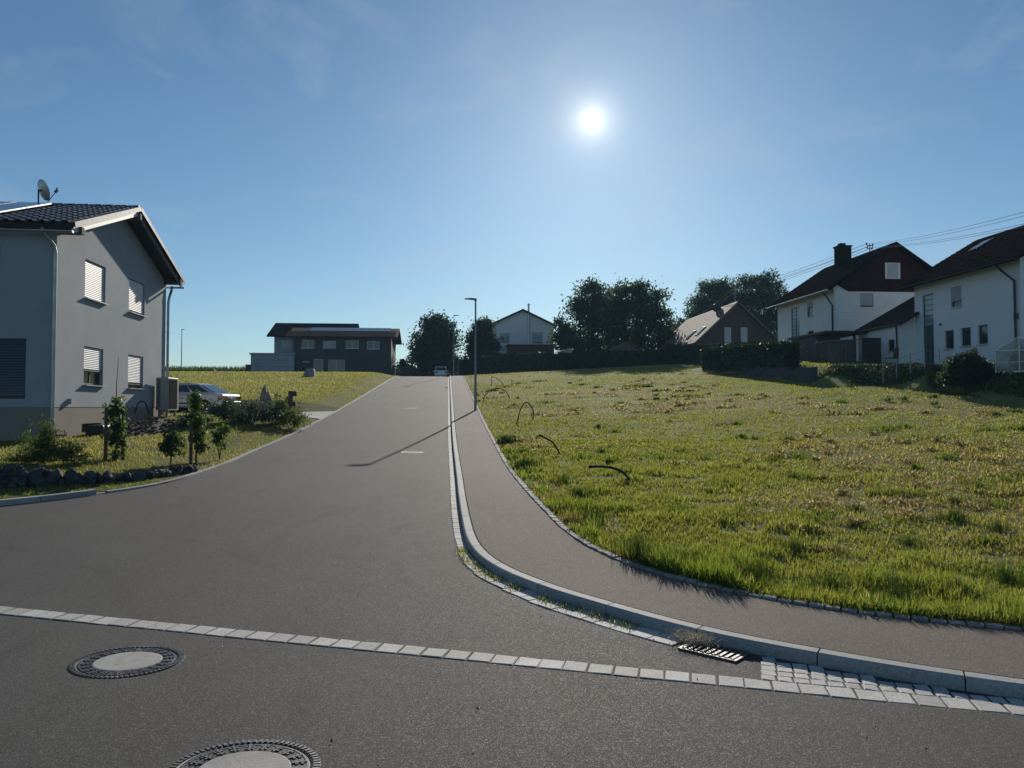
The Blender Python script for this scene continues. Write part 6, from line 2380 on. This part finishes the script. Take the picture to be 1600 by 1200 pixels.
lb = on_ground(743.5, 641, fn=lambda X, Y: road_z(X, Y) + .10)
lb.x -= .02
lb.z = float(road_z(lb.x, lb.y)) + .08
ltz = at(742, 470, lb.y).z
street_lamp(tuple(lb), ltz, -.52, "tall grey street lamp on the pavement, its long shadow across the road")
q = at(709, 600, 80)
street_lamp((q.x, 80, float(road_z(q.x, 80))), at(709, 494, 80).z, .55, "thin distant street lamp in front of the broad tree at the road's end", .055)
q = at(283, 600, 108)
street_lamp((q.x, 108, h(q.x, 108)), at(283, 516, 108).z, .4, "lone distant street lamp standing by the maize behind the grey house", .07)
q = at(716, 600, 84)
pb_ = (q.x, 84, float(road_z(q.x, 84)))
o = MB().tube([pb_, (q.x, 84, at(716, 558, 84).z)], .045, 8).build("marker_post", M["steel"], None)
tag(o, "short plain post right of the thin lamp at the road's end", "post")

# ------------------------------------------------------------------ black pipes sticking out of the meadow


def hose(pts, label, r=.022):
    """pts: (px, py, lift above the ground's ray point); distance from the base point"""
    P = [Vector(p) for p in pts]
    q = []
    for i in range(len(P) - 1):
        p0, p1, p2, p3 = P[max(i - 1, 0)], P[i], P[i + 1], P[min(i + 2, len(P) - 1)]
        for k in range(6):
            t = k / 6
            q.append(.5 * (2 * p1 + (p2 - p0) * t + (2 * p0 - 5 * p1 + 4 * p2 - p3) * t * t + (3 * p1 - p0 - 3 * p2 + p3) * t ** 3))
    q.append(P[-1])
    t = thing("black_pipe", label, "pipe", P[-1], "black pipe ends in the meadow")
    MB().tube(q, r, 8).build("tube", M["black"], t)
    MB().tube([q[0] - (q[1] - q[0]).normalized() * .012, q[0] + (q[1] - q[0]).normalized() * .05], r * 1.3, 8).build("end_cap", M["black"], t)
    return t


def hose_px(base, pts, label, r=.022):
    b0 = on_ground(*base)
    P = [at(px, py, b0.y + dy) for px, py, dy in pts] + [b0 - Z3 * .06]
    return hose(P, label, r)


hose_px((990, 754), [(921, 729.5, .3), (940, 729, .25), (960, 732, .18), (976, 740, .1)], "black pipe end arching low over the grass, nearest of the pipes", .026)
hose_px((877, 710), [(843, 680, .2), (853, 685, .12), (865, 693, .06)], "black pipe end leaning out of the grass between the loop and the nearest pipe", .024)
hose_px((832, 656), [(808, 662, .0), (811, 647, .0), (816, 634, .0), (823, 628.5, .0), (830, 635, .0), (833.5, 646, 0)], "tall black pipe loop standing like a hoop in the meadow", .024)
hose_px((797.5, 623), [(755, 623, 0), (761, 614, 0), (770, 608, 0), (781, 607, 0), (791, 613, 0)], "wide low black pipe arch in the meadow beside the lamp post", .024)
hose_px((789, 606), [(769, 588, .1), (776, 591, .1), (784, 598, .05)], "far thin pipe bent over behind the wide low arch", .022)
hose_px((768, 603), [(768.5, 588, .0), (768.3, 595, 0)], "far thin upright pipe behind the wide low arch", .022)
hose_px((800, 603), [(800, 595, 0), (800, 598, 0)], "short dark stub standing right of the far bent pipe", .022)

# ------------------------------------------------------------------ cars
def car(label, name, loc, rz, paint, length, width, height, style):
    """side profile lofted over the width; x forward"""
    t = thing(name, label, "car", loc, None)
    Rm = Matrix.Rotation(rz, 4, "Z")
    Lc = Vector(loc)
    W = lambda p: tuple(Lc + (Rm @ Vector(p)))
    hl, hw = length / 2, width / 2
    gl = .18

    def build(b, nm, mat, par=t, smooth=False):
        b.v = [W(p) for p in b.v]
        return b.build(nm, mat, par, smooth=smooth)
    if style == "saloon":
        belt, roof = .62 * height, height
        low = [(-hl, .42), (-hl + .02, .80), (-hl + .10, belt + .02), (-hl + .55, belt + .05), (hl - 1.15, belt), (hl - .3, belt - .14), (hl - .03, belt - .28), (hl, .40), (hl - .1, gl + .05), (-hl + .1, gl + .08)]
        cab = [(-hl + .42, belt + .03), (-hl + 1.35, roof - .04), (-hl + 1.75, roof), (.25, roof), (.55, roof - .06), (hl - 1.25, belt)]
    else:
        belt, roof = .60 * height, height
        low = [(-hl, .35), (-hl + .02, belt - .05), (-hl + .08, belt), (hl - 1.0, belt), (hl - .2, belt - .16), (hl, .5), (hl - .05, gl + .05), (-hl + .08, gl + .05)]
        cab = [(-hl + .12, belt), (-hl + .42, roof - .07), (-hl + .65, roof), (.3, roof), (hl - 1.05, belt)]
    b = MB()
    n = len(low)
    ring = lambda f, k: [(x, f * hw * (1.0 if (z > gl + .2 and z < belt - .02) else .94), z) for x, z in low]
    b.v = ring(-1, 0) + ring(1, 0)
    b.f = [tuple(range(n))[::-1], tuple(range(n, 2 * n))] + [(i, (i + 1) % n, n + (i + 1) % n, n + i) for i in range(n)]
    b.m = [0] * len(b.f)
    body = build(b, "body", paint)
    bv = body.modifiers.new("bevel", "BEVEL"); bv.width = .04; bv.segments = 2; bv.limit_method = "ANGLE"
    zb_, zt_ = cab[0][1], roof
    b = MB()
    n = len(cab)
    ins = lambda z: hw * (.95 - .20 * (z - zb_) / (zt_ - zb_))
    b.v = [(x, -ins(z), z) for x, z in cab] + [(x, ins(z), z) for x, z in cab]
    b.f = [tuple(range(n))[::-1], tuple(range(n, 2 * n))] + [(i, (i + 1) % n, n + (i + 1) % n, n + i) for i in range(n)]
    b.m = [0] * len(b.f)
    c_ = build(b, "cabin", paint)
    bv = c_.modifiers.new("bevel", "BEVEL"); bv.width = .03; bv.segments = 2; bv.limit_method = "ANGLE"
    # side windows: glass panels set a few mm proud of the cabin's sloping side
    x0, x1 = cab[1][0], cab[-2][0]
    lo, hi = zb_ + .07, roof - .10

    def xs_at(z, a, c):
        return a[0] + (c[0] - a[0]) * (z - a[1]) / (c[1] - a[1])
    xr_lo, xr_hi = xs_at(lo, cab[0], cab[1]) + .16, xs_at(hi, cab[0], cab[1]) + .12
    xf_lo, xf_hi = xs_at(lo, cab[-1], cab[-2]) - .12, xs_at(hi, cab[-1], cab[-2]) - .10
    cuts = [0, .40, .70, 1.0] if style == "saloon" else [0, .5, 1.0]
    for sg in (-1, 1):
        for i in range(len(cuts) - 1):
            a, c = cuts[i] + .015, cuts[i + 1] - .015
            q = [(xr_lo + (xf_lo - xr_lo) * a, lo), (xr_lo + (xf_lo - xr_lo) * c, lo), (xr_hi + (xf_hi - xr_hi) * c, hi), (xr_hi + (xf_hi - xr_hi) * a, hi)]
            b = MB().prism([(x, sg * (ins(z) + .004), z) for x, z in q], (0, sg * .008, 0))
            build(b, "side_window", M["glass"])
    for nm, a, c in (("rear_window", cab[0], cab[1]), ("windscreen", cab[-1], cab[-2])):
        z0, z1 = a[1] + (c[1] - a[1]) * .14, a[1] + (c[1] - a[1]) * .90
        o_ = -.012 if nm == "rear_window" else .012
        q = [(xs_at(z0, a, c) + o_, -ins(z0) * .86, z0 + .01), (xs_at(z0, a, c) + o_, ins(z0) * .86, z0 + .01), (xs_at(z1, a, c) + o_, ins(z1) * .86, z1 + .01), (xs_at(z1, a, c) + o_, -ins(z1) * .86, z1 + .01)]
        build(MB().prism(q, (0, 0, .008)), nm, M["glass"])
    for sx in (-1, 1):
        for sy in (-1, 1):
            wx = sx * length * .29
            ax = (Vector((1, 0, 0)), Vector((0, 0, 1)), Vector((0, sy, 0)))
            w = build(MB().lathe((wx, sy * (hw - .17), .31), [(.0, 0), (.29, 0), (.315, .03), (.315, .16), (.29, .19), (.20, .19)], 20, ax=ax), "wheel", M["tyre"])
            build(MB().lathe((wx, sy * (hw - .17), .31), [(.20, .15), (.19, .185), (.06, .17), (0, .18)], 16, ax=ax), "rim", M["alu"], w)
    for sy in (-1, 1):
        build(MB().box((-hl + .05, sy * (hw - .22), belt - .16), .10, .42, .17), "tail_lamp", M["lamp_red"])
        build(MB().box((-hl + .12, sy * (hw - .035), belt - .16), .26, .08, .15), "side_lamp", M["lamp_orange"])
        build(MB().box((hl - .12, sy * (hw - .25), belt - .30), .2, .36, .14), "headlight", M["glassblock"])
        build(MB().bbox((.72, sy * (hw + .08), belt + .06), .12, .20, .13, .02), "wing_mirror", paint)
        build(MB().box((-.15, sy * (hw + .004), belt - .18), .22, .016, .03), "door_handle", M["black"])
        build(MB().box((0, sy * (hw + .002), .45), length * .36, .02, .07), "side_strip", M["black"])
    build(MB().bbox((-hl - .03, 0, .45), .16, width * .96, .20, .03), "bumper", M["black"] if style == "saloon" else paint)
    build(MB().bbox((hl - .02, 0, .42), .16, width * .94, .20, .03), "bumper", M["black"])
    build(MB().box((-hl - .02 if style == "saloon" else -hl - .115, 0, .72 if style == "saloon" else .55), .02, .5, .11), "number_plate", M["plate"])
    return t


cd = at_depth(362, 637, 36.5)
cz_ = at_depth(330, 599.5, 36.5).z - 1.38
ca = R(168)
cx_, cy_ = cd.x + math.cos(ca) * 2.2, cd.y + math.sin(ca) * 2.2
gzc = max(cz_, h(cx_, cy_) + .01)
car("silver older fastback saloon parked on the drive beside the grey house", "saloon_car", (cx_, cy_, gzc), ca, M["car_silver"], 4.45, 1.72, 1.40, "saloon")
q = at(689, 580, 103)
zc_ = at(689, 573.5, 103).z - 1.50
car("small white car seen from behind, half hidden by the road's crest", "hatchback_car", (q.x, 103, zc_), R(90), M["car_white"], 3.9, 1.72, 1.5, "hatch")

# ------------------------------------------------------------------ drive, soil, garden bits
dpoly = [(-5.3, 33.0), (-5.3, 37.0), (-9, 37.8), (-20, 38.2), (-20, 33.8), (-9, 33.4), (-6.2, 32.9)]
region("driveway", dpoly, lambda X, Y: np.maximum(H(X, Y), lz(X, Y)) + .03, M["concrete"], fine=.5)
# dug earth beside the gable wall
a_, e_ = gbase(200, 22.5), gbase(285, 25.5)
spoly = []
cc = (a_ + e_) / 2 + Vector((-.35, .6, 0))
for k in range(26):
    t = 2 * math.pi * k / 26
    r_ = 1 + .16 * math.sin(3 * t + 1) + .10 * math.sin(5 * t)
    p = Vector((math.cos(t) * 1.0, math.sin(t) * 2.7, 0)) * r_
    spoly.append((cc.x + p.x, cc.y + p.y))


def soilz(X, Y):
    d = np.sqrt(((X - cc.x) / 1.0) ** 2 + ((Y - cc.y) / 2.7) ** 2)
    return H(X, Y) + .26 * np.clip(1.05 - d, 0, 1) ** 1.3 + .22 * (fbm(X, Y, 1.7) - .45) * np.clip(1.1 - d, 0, 1) + .03 - .10 * np.clip(d - .85, 0, .3) / .3


tag(region("soil_heap", spoly, soilz, M["soil"], fine=.16, kind="stuff"), kind="stuff")
Vs, Fs = [], []
for k in range(420):
    a_ = random.uniform(0, 6.28); r_ = math.sqrt(random.random()) * 1.02
    X_, Y_ = cc.x + math.cos(a_) * r_ * 1.0, cc.y + math.sin(a_) * r_ * 2.7
    z_ = float(soilz(np.array([X_]), np.array([Y_]))[0])
    s_ = random.uniform(.02, .075)
    me_ = rock_meshes[k % 9]
    co = np.array([tuple(v.co) for v in me_.vertices])
    base = sum(len(v) for v in Vs)
    Vs.append(co * [s_ * 1.2, s_, s_ * .8] + [X_, Y_, z_ + s_ * .3])
    Fs.append(np.array([tuple(p.vertices) for p in me_.polygons]) + base)
tag(quads_mesh("soil_clods", np.vstack(Vs), np.vstack(Fs), M["soil"]), kind="stuff")

# black hose hoop on the earth, white boards and a dark tub by the basement window
q = gbase(222, 26.5)
hose([(q.x - .25, q.y, q.z + .35), (q.x - .1, q.y, q.z + .72), (q.x + .1, q.y, q.z + .70), (q.x + .22, q.y + .05, q.z + .3)], "thin black hose arching out of the dug earth by the grey house", .025)
bpos = Gp.px(150, 690)
for k, (px, lab) in enumerate(((152, "white board leaning in the basement window pit, left of its pair"), (158, "white board leaning in the basement window pit, right of its pair"))):
    p0 = at_depth(150 + k * 6, 681, 23.0)
    p1 = at_depth(156 + k * 6, 695, 22.9)
    o = MB().beam(p0, p1, .075, .03, up=nv).build("white_board", M["white_metal"], None)
    tag(o, lab, "board", "boards by the basement window")
q = Gp.p(Gp.px(132, 690)[0], h(c0.x + .4, c0.y + 2), .5)
pit = MB()
pit.bbox((q.x, q.y, h(q.x, q.y) + .13), .5, 1.1, .26, .05, (nv, u, Z3))
o = pit.build("black_tub", M["black"], None)
tag(o, "low black tub lying under the basement window", "tub")

# two weathered wooden figures in the bed by the drive
q = gbase(413, 30.0)
k = 30.0 / FPX
zt0 = at_depth(413, 601, 30.0).z
t = thing("wooden_figure", "pale weathered driftwood figure with a pointed top and a wing in the bed", "sculpture", q, "wooden figures in the bed")
H0 = zt0 - q.z
b = MB()
b.tube([q - Z3 * .1, q + Vector((.02, 0, H0 * .35)), q + Vector((-.06, 0, H0 * .62)), q + Vector((-.02, .02, H0 * .86)), q + Vector((.02, .02, H0))], [.13, .11, .12, .085, .015], 9)
b.build("body", M["driftwood"], t)
b = MB()
w0 = q + Vector((.06, -.02, H0 * .78))
b.prism([w0, w0 + Vector((.10, 0, .02)), w0 + Vector((.30, 0, -.46)), w0 + Vector((.22, .0, -.54)), w0 + Vector((.02, 0, -.40))], (0, .06, .0))
b.build("wing", M["driftwood"], t)
q = gbase(455, 30.5)
zt0 = at_depth(455, 611, 30.5).z
t = thing("wooden_figure", "dark rough wooden stump figure with stepped notches right of the pale one", "sculpture", q, "wooden figures in the bed")
H0 = zt0 - q.z
b = MB()
for i in range(6):
    f = i / 6
    b.bbox(q + Vector((-.07 + .10 * f + (.05 if i % 2 else -.04), 0, H0 * (f + .085))), .24 + .08 * (i % 2), .22, H0 / 6 * .98, .03)
b.build("trunk", M["stake"], t)

# boulder on the left lawn, bin by the garage, pale heap by the maize
q = on_ground(482, 589)
by_ = min(q.y, 84)
c = at(481, 582, by_)
bz0 = h(c.x, by_)
k = by_ / FPX
MB_ = MB()
MB_.prism([(c.x - 10 * k, by_, bz0 - .2), (c.x + 10.5 * k, by_, bz0 - .2), (c.x + 8 * k, by_ + .1, bz0 + .72), (c.x - 3.5 * k, by_ + .1, bz0 + .74)], (0, 1.0, .0))
o = MB_.build("boulder", M["boulder"], None)
bv = o.modifiers.new("bevel", "BEVEL"); bv.width = .12; bv.segments = 2
tag(o, "pale squared boulder alone on the lawn in front of the dark house", "boulder")
c = at(388, 584, 97)
zb0 = h(c.x, 97)
t = thing("wheelie_bin", "small dark wheelie bin left of the dark house's garage", "bin", (c.x, 97, zb0))
MB().prism([(c.x - .22, 96.75, zb0 + .05), (c.x + .22, 96.75, zb0 + .05), (c.x + .29, 96.7, zb0 + 1.0), (c.x - .29, 96.7, zb0 + 1.0)], (0, .55, 0)).build("body", M["black"], t)
MB().box((c.x, 96.97, zb0 + 1.03), .64, .66, .06).build("lid", M["black"], t)
for i in range(7):
    px, py = 336 + i * 5 + random.uniform(-1, 1), 586 + random.uniform(-.5, .8)
    c = at(px, py, 92)
    z_ = h(c.x, 92)
    o = inst("pale_stone", rock_meshes[i], None, (c.x, 92 + random.uniform(-.5, .5), z_ + .12), (i, i * 2, i * .7), (.32, .3, random.uniform(.2, .34)))
    o.data = o.data.copy()
    o.data.materials[0] = M["boulder"]
    tag(o, ("pale rubble stone by the maize, leftmost of the row", "pale rubble stone by the maize, second from the left", "pale rubble stone by the maize, third from the left", "pale rubble stone in the middle of the row by the maize", "pale rubble stone by the maize, third from the right", "pale rubble stone by the maize, second from the right", "pale rubble stone by the maize, rightmost of the row")[i], "stone", "pale stones along the maize edge")

# fence and gate bits at the right end of the dark house
fa, fb = at(614, 584, 99), at(646, 586, 103)
t = thing("garden_fence", "grey plank fence with gaps at the right end of the dark house", "fence", ((fa.x + fb.x) / 2, 101, h(-7, 101)))
fz = h(-6, 101)
for k in range(4):
    p = Vector((fa.x, 99, 0)).lerp(Vector((fb.x, 103, 0)), k / 3)
    MB().box((p.x, p.y, fz + .6), .09, .09, 1.5).build("post", M["timber_dark"], t)
for k in range(4):
    z = fz + .25 + k * .33
    MB().beam((fa.x, 98.95, z), (fb.x, 102.95, z), .03, .20).build("board", M["timber"], t)

# wire fence with posts by the white houses, and along the bank top
fx0, fx1 = at_depth(1380, 578, 38.0), at_depth(1468, 582, 36.0)
t = thing("wire_fence", "low thin wire fence in front of the annex and the stair window", "fence", ((fx0.x + fx1.x) / 2, (fx0.y + fx1.y) / 2, h(fx0.x, fx0.y)))
tops = []
for k in range(5):
    x_, y_ = fx0.x + (fx1.x - fx0.x) * k / 4, fx0.y + (fx1.y - fx0.y) * k / 4
    z_ = h(x_, y_)
    MB().tube([(x_, y_, z_ - .2), (x_, y_, z_ + 1.0)], .025, 8).build("post", M["steel"], t)
    tops.append(Vector((x_, y_, z_)))
for zz in (.3, .62, .95):
    MB().tube([p + Z3 * zz for p in tops], .008, 5).build("wire", M["steel"], t)
# garden chair by the annex
q = at_depth(1394, 580, 39.5)
z_ = h(q.x, q.y)
t = thing("garden_chair", "small garden chair in front of the annex's little window", "chair", (q.x, q.y, z_))
MB().box((q.x, q.y, z_ + .44), .46, .46, .04).build("seat", M["timber_dark"], t)
MB().box((q.x + .22, q.y, z_ + .72), .04, .46, .5).build("backrest", M["timber_dark"], t)
for sx in (-1, 1):
    for sy in (-1, 1):
        MB().box((q.x + sx * .2, q.y + sy * .2, z_ + .21), .03, .03, .42).build("leg", M["steel"], t)

# pale sunshade in the garden beyond the field
q = at(890, 543.5, 88)
gz_ = h(q.x, 88)
t = thing("sunshade", "pale red-edged sunshade glowing in the sun above the far hedge", "parasol", (q.x, 88, gz_))
k = 88 / FPX
b = MB()
n = 10
top = Vector((q.x, 88, q.z))
ringp = [top + Vector((math.cos(2 * math.pi * i / n) * 20 * k, math.sin(2 * math.pi * i / n) * 20 * k, -6.5 * k)) for i in range(n)]
b.v = [tuple(top)] + [tuple(p) for p in ringp] + [tuple(top - Z3 * .015)] + [tuple(p - Z3 * .015) for p in ringp]
b.f = [(0, 1 + i, 1 + (i + 1) % n) for i in range(n)] + [(n + 1, n + 2 + (i + 1) % n, n + 2 + i) for i in range(n)] + [(1 + i, n + 2 + i, n + 2 + (i + 1) % n, 1 + (i + 1) % n) for i in range(n)]
b.m = [0] * len(b.f)
b.build("canopy", leafy("sunshade_cloth", (.72, .60, .52), .1, .7), t)
MB().tube([(q.x, 88, gz_ - .1), (q.x, 88, q.z)], .03, 8).build("pole", M["steel"], t)

# ------------------------------------------------------------------ thin morning haze over the whole place
hm = bpy.data.materials.new("haze_air")
hm.use_nodes = True
hn, hk = hm.node_tree.nodes, hm.node_tree.links
hn.clear()
pv = hn.new("ShaderNodeVolumePrincipled")
pv.inputs["Color"].default_value = (.42, .70, 1.0, 1)
pv.inputs["Density"].default_value = .00034
pv.inputs["Anisotropy"].default_value = .1
ho_ = hn.new("ShaderNodeOutputMaterial")
hk.new(pv.outputs[0], ho_.inputs["Volume"])
zmax = 0.0
zmin = 0.0
for o in scene.objects:
    if o.type == "MESH":
        for c in o.bound_box:
            w = o.matrix_basis @ Vector(c)
            p_ = o.parent
            while p_ is not None:
                w = p_.matrix_basis @ w
                p_ = p_.parent
            zmax, zmin = max(zmax, w.z), min(zmin, w.z)
hz = MB().box((0, 560, (zmax + 1 + zmin - 1) / 2), 1900, 1700, zmax + 1 - (zmin - 1))
tag(hz.build("haze", hm, None), kind="stuff")
